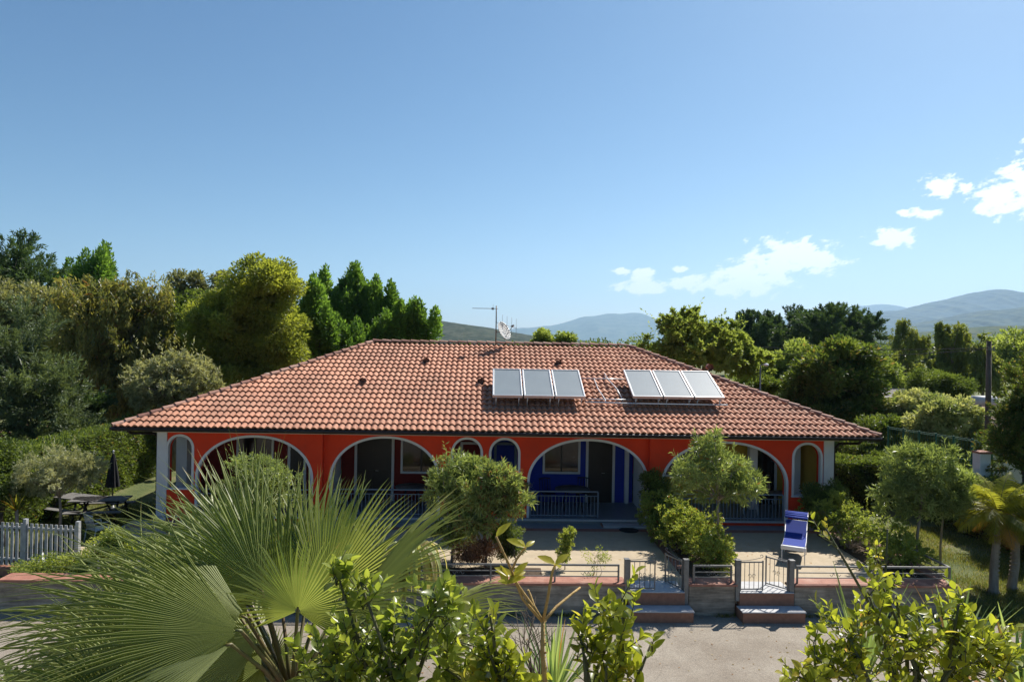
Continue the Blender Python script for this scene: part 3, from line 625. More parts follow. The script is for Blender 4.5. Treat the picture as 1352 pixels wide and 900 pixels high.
def rail_on_wall(name, x0, x1, y, z, label, side_x=None, y1=None, sweep=None):
    rt = empty(name, ((x0 + x1) / 2, y, z), 0, label, 'railing', 'low grey railings on the front terrace wall')
    off = Vector(rt.location)
    def B(mb, nm): o = mb.build(nm, M['metal'], rt); o.location = -off; return o
    n = max(1, round((x1 - x0) / 1.5))
    for i in range(n + 1):
        x = x0 + (x1 - x0) * i / n; s = MB(); s.box(x - .02, x + .02, y - .02, y + .02, z, z + .40); B(s, 'post')
    for h, r in ((.40, .022), (.25, .011), (.13, .011)):
        s = MB(); s.box(x0 - .02, x1 + .02, y - r, y + r, z + h - r, z + h + r * .8)
        if side_x is not None: s.box(side_x - r, side_x + r, y + .025, y1, z + h - r, z + h + r * .8)
        B(s, 'rail')
    for i in range(n):      # wrought scrolls at the middle of every bay
        xm = x0 + (x1 - x0) * (i + .5) / n
        for sg in (-1, 1):
            pts = [(xm + sg * (.02 + .05 * t_), y, z + .19 + .05 * math.sin(t_ * 3.2) * (1 - t_ * .3)) for t_ in [k / 10 * 2.4 for k in range(11)]]
            s = MB(); s.tube(pts, .006, 5); B(s, 'scroll')
    if side_x is not None:
        s = MB(); s.box(side_x - .02, side_x + .02, y1 - .02, y1 + .02, z, z + .40); B(s, 'post')
    return rt
ZC = .10
segs = [(-11.2, 3.26, 'long board marked concrete wall with terracotta coping left of the gates'), (4.82, 5.92, 'short concrete wall block between the two garden gates'), (7.36, 11.33, 'board marked concrete wall with terracotta coping right of the gates')]
for i, (x0, x1, lab) in enumerate(segs):
    rt = empty('garden_wall', ((x0 + x1) / 2, 16.1, ZS), 0, lab, 'wall', 'front terrace walls')
    s = MB(); s.box(x0, x1, 16.06, 16.30, ZS - .1, ZC - .06)
    if i == 2: s.box(11.16, 11.36, 16.302, 22.0, ZS - .1, ZC - .06)
    o = s.build('wall_face', M['concrete'], rt); o.location = -rt.location
    s = MB(); s.box(x0 - .01, x1 + .05, 16.01, 16.5, ZC - .055, ZC)
    if i == 2: s.box(11.08, 11.40, 16.502, 22.0, ZC - .055, ZC)
    o = s.build('coping', M['terracotta'], rt, bevel=.008); o.location = -rt.location
    if i == 0:
        s = MB(); s.box(-1.42, -1.1, 16.045, 16.058, -.32, -.12); o = s.build('meter_door', M['metal'], rt); o.location = -rt.location
rail_on_wall('garden_railing', -9.0, 3.14, 16.14, ZC, 'long low grey railing on the wall left of the gates')
rail_on_wall('garden_railing', 4.95, 5.85, 16.14, ZC, 'short low grey railing on the wall block between the gates')
rail_on_wall('garden_railing', 7.45, 11.18, 16.14, ZC, 'low grey railing turning the corner right of the gates', 11.18, 18.2)
def gate_set(xa, xb, lab, open_deg, both, glab):
    # square posts
    for x in (xa, xb):
        s = MB(); s.box(x - .055, x + .055, 16.02, 16.13, ZS if x == xb else ZC - .4, ZC + .56); s.box(x - .065, x + .065, 16.01, 16.14, ZC + .562, ZC + .58)
        tag(s.build('gate_post', M['metal'], bevel=.006), 'square grey %s post of the %s' % ('right' if x == xb else 'left', glab), 'gate post', 'grey gate posts')
    w = (xb - xa - .16) / 2
    def leaf(hx, sgn, deg, lb):
        rt = empty('garden_gate', (hx, 16.10, ZT), R(deg) * sgn * 1, lb, 'gate', 'grey wrought iron gate leaves')
        s = MB(); h = .72; a, b = (0, w) if sgn > 0 else (-w, 0)
        s.box(a, b, -.012, .012, .05, .075); s.box(a, b, -.012, .012, h - .03, h); s.box(a, a + .025, -.015, .015, .03, h + .02); s.box(b - .025, b, -.015, .015, .03, h + .02)
        s.build('gate_frame', M['metal'], rt)
        s = MB(); n = 5
        for i in range(1, n):
            x = a + (b - a) * i / n; s.tube([(x, 0, .06), (x, 0, h - .02)], .008, 6)
        s.build('gate_bars', M['metal'], rt)
        s = MB(); xm = (a + b) / 2
        for q in (-1, 1):   # C scrolls mid height and a swan neck on top
            s = MB(); s.tube([(xm + q * (.05 + .035 * math.cos(t)), -.012, .38 + .05 * math.sin(t)) for t in [k * .5 for k in range(10)]], .006, 5); s.build('scroll', M['metal'], rt)
        e0 = (b - .05) if sgn > 0 else (a + .05); e1 = a if sgn > 0 else b
        pts = [(e1 + (e0 - e1) * t, 0, h + .02 + .07 * t ** 2) for t in [k / 8 for k in range(9)]]
        pts += [(e0 + .045 * math.sin(t) * (1 if sgn > 0 else -1) * (1 - t / 9), 0, h + .13 - .045 * math.cos(t) * (1 - t / 9)) for t in [k * .55 for k in range(1, 10)]]
        s = MB(); s.tube(pts, .007, 5); s.build('scroll', M['metal'], rt)
    leaf(xa + .07, 1, 2, 'closed left leaf of the %s' % glab)
    leaf(xb - .07, -1, open_deg, 'open right leaf of the %s swung inward' % glab)
gate_set(3.32, 4.74, 'left', 64, True, 'garden gate nearer the big palm')
gate_set(5.98, 7.28, 'right', 50, True, 'garden gate near the blue sunbed')
for x0, x1, lb in ((3.36, 4.80, 'two terracotta edged steps under the gate nearer the palm'), (6.02, 7.42, 'two terracotta edged steps under the gate near the sunbed')):
    rt = empty('entrance_steps', ((x0 + x1) / 2, 15.8, ZS), 0, lb, 'steps', 'steps up from the street')
    s = MB(); s.box(x0 - .06, x1 + .0, 15.62, 16.2, ZS, ZS + .24); s.box(x0, x1 - .1, 16.0, 16.5, ZS + .24, ZT + .0); o = s.build('riser', M['brick'], rt); o.location = -rt.location
    s = MB(); s.box(x0 - .08, x1 + .02, 15.60, 15.995, ZS + .243, ZS + .27); s.box(x0 + .003, x1 - .103, 15.98, 16.75, ZT + .002, ZT + .022); o = s.build('tread', M['slab'], rt, bevel=.004); o.location = -rt.location

# ---- sunbed
sb = empty('sunbed', (8.26, 18.15, ZT), R(-27), 'blue canvas sunbed with a head shade and white foot end', 'sunbed'); sb.scale = (.92, .92, .92)
s = MB(); w = .31
for sx_ in (-w, w):
    s.tube([(sx_, 0, .50), (sx_, .95, .44), (sx_, 1.25, .46), (sx_, 1.85, .86)], .016, 8)
    s.tube([(sx_, .02, .50), (sx_, .0, 0)], .014, 8); s.tube([(sx_, 1.3, .46), (sx_, 1.2, 0)], .014, 8)
s.tube([(-w, 0, .50), (w, 0, .50)], .014, 8); s.tube([(-w, 1.85, .86), (w, 1.85, .86)], .014, 8); s.build('frame', M['whitepaint'], sb)
s = MB(); ys = [.14, .35, .6, .95, 1.2, 1.30, 1.45, 1.65, 1.83]; zs_ = [.492, .476, .460, .450, .452, .485, .588, .724, .848]
for i in range(8):
    s.face([(-w, ys[i], zs_[i] + .018), (w, ys[i], zs_[i] + .018), (w, ys[i + 1], zs_[i + 1] + .018), (-w, ys[i + 1], zs_[i + 1] + .018)], False)
o = s.build('canvas', M['bluecloth'], sb); q = o.modifiers.new('t', 'SOLIDIFY'); q.thickness = .008
s = MB(); s.box(-w - .03, w + .03, -.015, .13, .40, .505); s.build('foot_cover', M['whitepaint'], sb, bevel=.01)
s = MB()
for i in range(6):
    t0, t1 = i / 6, (i + 1) / 6; f_ = lambda t: (1.50 + .36 * t, 1.00 + .16 * math.sin(t * 2.2))
    (a, za), (b, zb) = f_(t0), f_(t1); s.face([(-w - .02, a, za), (w + .02, a, za), (w + .02, b, zb), (-w - .02, b, zb)], True)
o = s.build('head_shade', M['bluecloth'], sb); q = o.modifiers.new('t', 'SOLIDIFY'); q.thickness = .008
for sx_ in (-w - .02, w + .02): s = MB(); s.tube([(sx_, 1.55, .62), (sx_, 1.5, 1.0), (sx_, 1.86, 1.14)], .010, 6); s.build('shade_bracket', M['alu'], sb)
# ---- door mat
s = MB(); s.lathe((4.45, 21.3, ZT + .008), [(.01, 0), (.3, 0), (.31, .004), (.3, .012), (.01, .012)], 20)
o = s.build('doormat', M['black']); tag(o, 'dark oval doormat in front of the porch step', 'doormat')
# ---- porch furniture
def porch_table(x, y, r, lab):
    rt = empty('porch_table', (x, y, ZP), 0, lab, 'table', 'tables on the porches')
    s = MB(); s.lathe((0, 0, .70), [(.01, 0), (r, 0), (r + .01, .015), (r, .03), (.01, .03)], 24); s.build('table_top', M['wood'], rt)
    for k in range(4):
        a = math.pi / 4 + k * math.pi / 2; s = MB(); s.tube([(.25 * math.cos(a), .25 * math.sin(a), .70), (r * .75 * math.cos(a), r * .75 * math.sin(a), 0)], .018, 6); s.build('leg', M['darkwood'], rt)
def porch_chair(x, y, rz, lab, mat):
    rt = empty('porch_chair', (x, y, ZP), rz, lab, 'chair', 'chairs on the porches')
    s = MB(); s.box(-.22, .22, -.22, .22, .43, .46); s.build('seat', mat, rt, bevel=.01)
    s = MB()
    for k in range(5): xx = -.2 + k * .1; s.tube([(xx, .21, .46), (xx, .27, .88)], .012, 6)
    s.tube([(-.22, .27, .89), (0, .30, .91), (.22, .27, .89)], .02, 6); s.build('backrest', mat, rt)
    for a, b in ((-1, -1), (1, -1), (-1, 1), (1, 1)):
        s = MB(); s.tube([(a * .19, b * .19, .44), (a * .23, b * .23, 0)], .016, 6); s.build('leg', mat, rt)
porch_table(2.9, 23.3, .6, 'round wooden table on the blue walled porch')
porch_chair(2.1, 23.9, R(20), 'dark chair behind the table left on the blue walled porch', M['darkwood']); porch_chair(3.35, 24.05, R(-15), 'dark chair by the front door on the blue porch', M['darkwood'])
porch_table(-2.6, 23.4, .55, 'round wooden table on the red walled porch by the window')
porch_table(10.0, 23.0, .4, 'small round table behind the rightmost small arch')
porch_chair(10.35, 22.75, R(200), 'white chair seen through the rightmost small arch', M['whitepaint'])
porch_chair(9.0, 23.1, R(160), 'white chair beside the porch column on yellow porch', M['whitepaint'])

# ================================================================ LEFT GARDEN: fence, parasol, picnic tables
def slat_fence():
    a, b = Vector((-15.2, 18.9, ZS)), Vector((-10.75, 18.3, ZS)); L = (b - a).length; rz = math.atan2(b.y - a.y, b.x - a.x)
    rt = empty('slat_fence', a, rz, 'pale grey vertical slat fence left of the big palm', 'fence')
    s = MB(); n = int(L / .14)
    for i in range(n): x = .05 + i * .14; s.box(x, x + .075, -.012, .012, .25, 1.38)
    s.build('slats', M['greyslat'], rt)
    for i in range(4): x = i * (L / 3); s = MB(); s.box(x - .045, x + .045, -.045, .045, 0, 1.5); s.build('post', M['greyslat'], rt)
    for z in (.38, 1.22): s = MB(); s.box(0, L, .013, .045, z, z + .06); s.build('rail', M['slab'], rt)
    s = MB(); s.box(0, L, -.12, .12, -.05, .22); s.build('base_wall', M['terracotta'], rt)
slat_fence()
def parasol(x, y):
    rt = empty('closed_parasol', (x, y, ZS), 0, 'closed black parasol standing in front of the tall hedge', 'parasol')
    s = MB(); s.tube([(0, 0, 0), (0, 0, 2.15)], .022, 8); s.build('pole', M['metal'], rt)
    s = MB(); n = 28; prof = [(.02, 2.08), (.05, 1.98), (.10, 1.7), (.15, 1.35), (.19, 1.0), (.21, .84)]; b = 0; s.v = []
    for (r_, z) in prof:
        for j in range(n):
            t = 2 * math.pi * j / n; rr = r_ * (1 + .22 * math.cos(7 * t)); s.v.append((rr * math.cos(t), rr * math.sin(t), z))
    s.idx([(i * n + j, i * n + (j + 1) % n, (i + 1) * n + (j + 1) % n, (i + 1) * n + j) for i in range(len(prof) - 1) for j in range(n)], 0, True); s.build('canopy', M['blackcloth'], rt)
    s = MB(); s.lathe((0, 0, 2.1), [(.01, 0), (.03, .01), (.03, .06), (.01, .08)], 10); s.build('finial', M['whitepaint'], rt)
    s = MB(); s.lathe((0, 0, 0), [(.01, 0), (.26, 0), (.25, .06), (.06, .1), (.03, .3)], 16); s.build('base', M['metal'], rt)
p = at(149, 640, 25.5); parasol(p.x, 25.5)
def picnic(x, y, rz, lab):
    rt = empty('picnic_table', (x, y, ZS), rz, lab, 'picnic table', 'wooden picnic tables on the lawn')
    s = MB()
    for k in range(5): s.box(-.38 + k * .155, -.38 + k * .155 + .14, -.9, .9, .72, .76)
    s.build('table_top', M['wood'], rt)
    for sg in (-1, 1):
        s = MB(); s.box(sg * .72 - .13, sg * .72 + .13, -.9, .9, .43, .465); s.build('bench', M['wood'], rt)
    for yy in (-.65, .65):
        s = MB(); s.tube([(-.3, yy, .72), (-.72, yy, 0)], .035, 6); s.tube([(.3, yy, .72), (.72, yy, 0)], .035, 6); s.box(-.8, .8, yy - .03, yy + .03, .38, .428); s.build('leg', M['darkwood'], rt)
p = at(108, 662, 24.2); picnic(p.x, 24.2, R(70), 'weathered picnic table left of the closed parasol')
p = at(150, 655, 25.0); picnic(p.x + .1, 24.0, R(100), 'weathered picnic table beneath the closed parasol')
def white_chair(x, y, rz, z, lab, lean=False):
    rt = empty('garden_chair', (x, y, z), rz, lab, 'chair', 'white chairs behind the palm')
    s = MB()
    for k in range(6): s.box(-.24, .24, -.24 + k * .08, -.24 + k * .08 + .06, .42, .435)
    s.build('seat', M['whitepaint'], rt)
    s = MB()
    for k in range(7): xx = -.2 + k * .067; s.tube([(xx, .22, .44), (xx, .33, .9)], .01, 6)
    s.tube([(-.24, .33, .9), (.24, .33, .9)], .018, 6); s.build('backrest', M['whitepaint'], rt)
    for a in (-1, 1):
        s = MB(); s.tube([(a * .24, -.26, 0), (a * .24, -.22, .62), (a * .24, .28, .66)], .016, 6); s.tube([(a * .24, .3, 0), (a * .24, .22, .44)], .016, 6); s.build('leg', M['whitepaint'], rt)
p = at(130, 690, 21.5); white_chair(p.x, 21.5, R(150), ZS, 'white slatted chair on the lawn beside the picnic table')
p = at(80, 728, 17.6); white_chair(p.x, 17.5, R(120), ZS, 'white slatted chair in front of the slat fence')

# ================================================================ RIGHT SIDE: pole, lamp, fences, sheds
up_ = at(1306, 450, 26); pole = empty('utility_pole', (up_.x, 26, ZS), 0, 'tall weathered utility pole behind the right hedge', 'pole')
s = MB(); s.tube([(0, 0, 0), (.01, 0, 3.2), (.0, 0, up_.z - ZS)], [.13, .11, .085], 12); s.build('shaft', M['bark'], pole)
s = MB(); s.tube([(-.03, -.13, .3), (-.02, -.13, 3.4)], .03, 6); s.build('conduit', M['greenfence'], pole)
s = MB(); zt = up_.z - ZS; s.box(-.12, .12, -.14, -.08, zt - .35, zt - .3); s.lathe((-.1, -.11, zt - .3), [(.01, 0), (.03, .01), (.02, .05), (.03, .07), (.01, .09)], 8); s.lathe((.1, -.11, zt - .3), [(.01, 0), (.03, .01), (.02, .05), (.03, .07), (.01, .09)], 8); s.build('insulator_bracket', M['metal'], pole)
def cable(p0, p1, sag, lab):
    p0, p1 = Vector(p0), Vector(p1); s = MB(); s.tube([p0.lerp(p1, t) - Vector((0, 0, sag * 4 * t * (1 - t))) for t in [k / 24 for k in range(25)]], .014, 5)
    tag(s.build('overhead_cable', M['black']), lab, 'cable', 'overhead cables from the utility pole')
pa = Vector((up_.x, 25.9, up_.z - .3)); pb = at(965, 458, 48); pc = at(930, 452, 52)
cable(pa, pb, .45, 'lower sagging cable from the utility pole past the dark broadleaf tree'); cable(pa + Vector((-.1, 0, .02)), pc, .25, 'upper sagging cable from the utility pole towards the dark pines')
pl = at(1004, 482, 34); lamp = empty('street_lamp', (pl.x, 34, ZS), 0, 'slim grey street lamp rising behind the roof slope', 'street lamp')
hl = pl.z - ZS; s = MB(); s.tube([(0, 0, 0), (0, 0, hl)], .06, 8, r1=.04); s.build('post', M['metal'], lamp)
s = MB(); s.tube([(0, 0, hl - .02), (.12, -.05, hl + .03), (.2, -.08, hl + .03)], .03, 6); s.build('arm', M['metal'], lamp)
s = MB(); s.lathe((.26, -.1, hl - .04), [(.02, 0), (.11, .02), (.13, .06), (.09, .12), (.02, .14)], 12); s.build('lantern', M['whitepaint'], lamp)
# second lamp farther left, seen just over the light tree is absent; green mesh fence
fa = at(1172, 600, 29); fb = at(1298, 610, 24.5)
def mesh_fence():
    a = Vector((fa.x, 29.0, ZS)); b = Vector((fb.x + .4, 24.6, ZS)); L = (b - a).length; rz = math.atan2(b.y - a.y, b.x - a.x)
    rt = empty('mesh_fence', a, rz, 'dark green metal mesh fence beyond the clipped right hedge', 'fence'); H_ = 3.0
    n = 6
    for i in range(n + 1): s = MB(); x = L * i / n; s.box(x - .03, x + .03, -.03, .03, 0, H_ + .05); s.build('post', M['greenfence'], rt)
    s = MB(); k = int(L / .12)
    for i in range(k): x = L * i / k; s.box(x - .005, x + .005, -.005, .005, .1, H_)
    for z in (.1, .8, 1.5, 2.2, H_ - .06, H_): s.box(0, L, -.012, .012, z, z + .02)
    s.build('mesh_panel', M['greenfence'], rt)
mesh_fence()
pg = at(1288, 612, 23.6); s = MB(); rt = empty('gate_pier', (at(1296, 606, 23.6).x, 23.6, ZS), 0, 'short white gate pier with terracotta cap by the pole', 'pier')
s.box(-.19, .19, -.19, .19, 0, at(1300, 598, 23.6).z - ZS); s.build('pier_body', M['whitepaint'], rt); s = MB(); h_ = at(1300, 598, 23.6).z - ZS; s.box(-.22, .22, -.22, .22, h_ + .002, h_ + .07); s.build('pier_cap', M['terracotta'], rt)
def outbuilding(x, y, w, d, zb, zt_, lab, roofm, wallm, over=.3, slope=.35):
    rt = empty('outbuilding', (x, y, ZS), 0, lab, 'outbuilding', 'low outbuildings beyond the right fence')
    s = MB(); s.box(-w / 2, w / 2, 0, d, 0, zb); s.build('wall', wallm, rt)
    s = MB(); a = [(-w / 2 - over, -over, zb + .003), (w / 2 + over, -over, zb + .003), (w / 2 + over, d + over, zb + slope), (-w / 2 - over, d + over, zb + slope)]
    s.face(a); s.face([(p_[0], p_[1], p_[2] + .1) for p_ in a])
    for i in range(4):
        p0, p1 = a[i], a[(i + 1) % 4]; s.face([p0, p1, (p1[0], p1[1], p1[2] + .1), (p0[0], p0[1], p0[2] + .1)])
    for i in range(int(w / .35)):
        x_ = -w / 2 + i * .35; s.face([(x_, -over, zb + .11), (x_ + .06, -over, zb + .15), (x_ + .06, d + over, zb + slope + .15), (x_, d + over, zb + slope + .11)])
    s.build('roof', roofm, rt)
    s = MB(); s.box(-w * .3, -w * .3 + .8, -.02, -.003, .9, 1.7); o = s.build('window', M['glassdark'], rt)
    return rt
q = at(1330, 560, 34); outbuilding(q.x + 1.0, 34, 7.0, 6, q.z + .66 - .55, 0, 'outbuilding with reddish sheet roof behind the utility pole', surf('rust_roof', (.26, .15, .12), (.2, .12, .1), rough=.8), M['cream'], slope=1.0)
q = at(1290, 575, 31); outbuilding(q.x + .2, 31, 4.4, 2.2, q.z + .66 - .15, 0, 'low annexe with flat white roof in front of the reddish roof', M['whitepaint'], M['cream'], slope=.2)
q = at(1180, 520, 45); outbuilding(q.x, 45, 6.5, 5, q.z + .66 - .3, 0, 'distant shed with thin grey roof between the trees', M['greyroof'], M['cream'], slope=.5)
q = at(1292, 528, 37); wt = empty('water_tank', (q.x + .3, 37, q.z - .35), 0, 'pale rounded water tank on the reddish outbuilding roof', 'water tank')
s = MB(); s.tube([(-.65, 0, .3), (-.6, 0, .3), (.6, 0, .3), (.65, 0, .3)], [.2, .3, .3, .2], 16); s.build('tank_body', M['slab'], wt)
s = MB(); s.box(-.4, -.3, -.25, .25, -.25, .1); s.box(.3, .4, -.25, .25, -.25, .1); s.build('cradle', M['metal'], wt)
q = at(30, 575, 34); rt = empty('garden_shed', (q.x, 34, ZS), R(-20), 'small shed with terracotta roof showing between the left trees', 'shed')
s = MB(); s.box(-2.2, 2.2, 0, 3, 0, q.z + .66 - .5); s.build('wall', M['white'], rt); s = MB(); h0 = q.z + .66 - .5
s.face([(-2.6, -.4, h0), (2.6, -.4, h0), (2.6, 1.5, h0 + .8), (-2.6, 1.5, h0 + .8)]); s.face([(-2.6, 1.5, h0 + .8), (2.6, 1.5, h0 + .8), (2.6, 3.4, h0), (-2.6, 3.4, h0)]); s.face([(-2.6, -.4, h0 - .01), (2.6, -.4, h0 - .01), (2.6, 3.4, h0 - .01), (-2.6, 3.4, h0 - .01)]); s.face([(-2.6,-.4,h0),(-2.6,1.5,h0+.8),(-2.6,3.4,h0)]); s.face([(2.6,-.4,h0),(2.6,1.5,h0+.8),(2.6,3.4,h0)])
s.build('roof', M['terracotta'], rt)
# ================================================================ VEGETATION
LM = {}
LM['oak'] = leaf_mat('dark_broadleaf', (0.039, 0.073, 0.018), (0.196, 0.252, 0.056), trans=0.42)
LM['grey'] = leaf_mat('grey_green_leaf', (0.101, 0.118, 0.056), (0.336, 0.336, 0.168), trans=0.40)
LM['euc'] = leaf_mat('eucalyptus_leaf', (0.078, 0.106, 0.034), (0.378, 0.350, 0.105), (.22, .11, .04), trans=0.44)
LM['yellow'] = leaf_mat('yellow_green_leaf', (0.13, 0.165, 0.032), (0.33, 0.36, 0.07), trans=0.54)
LM['poplar'] = leaf_mat('poplar_leaf', (0.056, 0.118, 0.025), (0.196, 0.329, 0.063), trans=0.50)
LM['olive'] = leaf_mat('olive_leaf', (0.157, 0.179, 0.090), (0.500, 0.500, 0.308), trans=0.37)
LM['pine'] = leaf_mat('blue_green_needles', (0.056, 0.084, 0.039), (0.189, 0.245, 0.119), trans=0.32)
LM['darkpine'] = leaf_mat('dark_pine_needles', (0.031, 0.064, 0.026), (0.120, 0.189, 0.063), trans=0.27)
LM['light'] = leaf_mat('light_green_leaf', (0.13, 0.18, 0.045), (0.34, 0.4, 0.12), trans=0.54)
LM['hedge'] = leaf_mat('hedge_leaf', (0.06, 0.095, 0.022), (0.16, 0.21, 0.05), trans=0.47)
LM['oleander'] = leaf_mat('oleander_leaf', (0.090, 0.129, 0.039), (0.364, 0.434, 0.168), (.28, .06, .04), trans=0.42, rough=.35)
LM['pitto'] = leaf_mat('glossy_hedge_leaf', (0.096, 0.155, 0.028), (0.456, 0.500, 0.130), (.32, .06, .03), trans=0.47, rough=.3)
LM['cream'] = leaf_mat('flowering_leaf', (0.131, 0.186, 0.055), (0.500, 0.500, 0.277), trans=0.42)
LM['redbush'] = leaf_mat('reddish_leaf', (0.137, 0.068, 0.040), (0.463, 0.232, 0.116), trans=0.42)
LM['citrus'] = leaf_mat('citrus_leaf', (0.112, 0.152, 0.018), (0.360, 0.380, 0.055), (.40, .34, .07), trans=0.55, rough=.3, tmul=1.7)
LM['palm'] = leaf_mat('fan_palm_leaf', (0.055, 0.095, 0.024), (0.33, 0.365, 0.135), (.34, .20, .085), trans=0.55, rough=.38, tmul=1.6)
LM['palmpale'] = leaf_mat('pale_fan_palm_leaf', (0.168, 0.202, 0.084), (0.399, 0.441, 0.210), (.40, .32, .19), trans=0.47, rough=.45)
LM['feather'] = leaf_mat('feather_palm_leaf', (0.102, 0.125, 0.019), (0.397, 0.384, 0.066), (.38, .17, .04), trans=0.55)
LM['strap'] = leaf_mat('strap_leaf', (0.084, 0.147, 0.053), (0.389, 0.479, 0.213), (.45, .22, .08), trans=0.42)
LM['grass'] = leaf_mat('grass_blade', (0.060, 0.082, 0.018), (0.216, 0.240, 0.063), (.33, .27, .13), trans=0.47)
def unit(a): return a / (np.linalg.norm(a, axis=-1, keepdims=True) + 1e-9)
def leaf_quads(P, D, Nn, L, W):
    S = unit(np.cross(D, Nn)); L = np.asarray(L)[:, None]; W = np.asarray(W)[:, None]
    up_ = unit(np.cross(S, D))
    V_ = np.stack([P, P + D * L * .45 + S * W * .5 + up_ * W * .08, P + D * L - up_ * L * .08, P + D * L * .5 - S * W * .5 + up_ * W * .08], 1).reshape(-1, 3)
    F_ = np.arange(len(P) * 4).reshape(-1, 4); return V_, F_
def rdir(rng, n): return unit(rng.normal(size=(n, 3)))
def crown_points(lobes, n, clump, style, rng, inner=.16, gap=0.0, flat=.8):
    """returns base points, directions, normals, size factor, tint, clump centres"""
    lb = np.array(lobes, float); area = lb[:, 3] * lb[:, 5]; pr = area / area.sum()
    mean_r = np.sqrt(lb[:, 3] * lb[:, 5]).mean(); nc = int(max(8, 3.9 * (area.sum() / clump ** 2) * (1 - gap)))
    nc = min(nc, 900)
    C = []; 
    while len(C) < nc:
        k = rng.choice(len(lb), p=pr); d = rdir(rng, 1)[0]
        if d[2] < -.55: continue
        f = rng.uniform(.64, 1.0) + (rng.random() < .2) * rng.uniform(0, .2); c = lb[k, :3] + d * lb[k, 3:] * f
        ins = ((c - lb[:, :3]) / lb[:, 3:]); ins = (ins ** 2).sum(1) < .36
        if ins.any(): continue
        C.append(np.append(c, k))
    C = np.array(C); kk = C[:, 3].astype(int); C = C[:, :3]
    out = unit((C - lb[kk, :3]) / lb[kk, 3:]); cr = clump * rng.uniform(.45, 1.4, nc); ct = rng.random(nc)
    m = int(n * (1 - inner)); ci = rng.choice(nc, m, p=cr ** 2 / (cr ** 2).sum())
    d = rdir(rng, m); rad = rng.random(m) ** .45
    off = d * (cr[ci] * rad)[:, None]; off[:, 2] *= flat; o = out[ci]
    if style == 'broad':
        P = C[ci] + off; D = unit(d * .8 + o * .6 + rng.normal(size=(m, 3)) * .6); Nn = unit(rng.normal(size=(m, 3)) * .8 + [0, 0, .8] + o * .4)
    elif style == 'droop':
        t = rng.random(m); st = rng.integers(0, 7, m); sd_ = rdir(np.random.default_rng(5), nc * 7)[ci * 7 + st]
        P = C[ci] + sd_ * (cr[ci] * .7)[:, None] * [1, 1, .35]; P[:, 2] += (.35 - 1.9 * t) * cr[ci]; P += rng.normal(size=(m, 3)) * cr[ci][:, None] * .10
        D = unit(np.array([0, 0, -1.0]) + rng.normal(size=(m, 3)) * .45 + o * .12); Nn = rdir(rng, m)
    elif style == 'plume':
        off[:, 2] *= 2.4; off[:, :2] *= .62 * (1 - .35 * np.clip(off[:, 2:3] / (cr[ci][:, None] * 2), -1, 1)); P = C[ci] + off + [0, 0, 1] * (cr[ci] * .6)[:, None]
        D = unit(d * .9 + [0, 0, .8] + rng.normal(size=(m, 3)) * .5); Nn = unit(rng.normal(size=(m, 3)) + [0, 0, .5] + o * .3)
    elif style == 'spray':
        st = rng.integers(0, 9, m); ax_ = unit(rdir(np.random.default_rng(7), nc * 9)[ci * 9 + st] * .7 + o * .9 + [0, 0, .35]); t = rng.random(m)
        P = C[ci] + ax_ * (t * cr[ci] * 1.5)[:, None] + rng.normal(size=(m, 3)) * (cr[ci] * .09 * (1.3 - t))[:, None]
        D = unit(ax_ + rng.normal(size=(m, 3)) * .55); Nn = rdir(rng, m)
    elif style == 'star':
        st = rng.integers(0, 10, m); tip = rdir(np.random.default_rng(9), nc * 10)[ci * 10 + st]; tip = unit(tip + o * .5 + [0, 0, .3])
        t = rng.random(m); P = C[ci] + tip * (cr[ci] * (.35 + .65 * t))[:, None]
        D = unit(tip * .8 + rng.normal(size=(m, 3)) * .65); Nn = unit(rng.normal(size=(m, 3)) + [0, 0, .4])
    sz = rng.uniform(.7, 1.3, m); ti = np.clip(.55 * ct[ci] + .45 * rng.random(m), 0, 1)
    mi = n - m
    if mi > 0:
        k = rng.choice(len(lb), mi, p=pr); dd = rdir(rng, mi); q = lb[k, :3] + dd * lb[k, 3:] * (rng.uniform(.2, .64, mi))[:, None]
        P = np.vstack([P, q]); D = np.vstack([D, rdir(rng, mi)]); Nn = np.vstack([Nn, rdir(rng, mi)]); sz = np.concatenate([sz, rng.uniform(1.5, 2.4, mi)]); ti = np.concatenate([ti, rng.random(mi) * .6])  # inner leaves take darker tints, putting the crown's inner shade into colour
    return P, D, Nn, sz, ti, C, cr
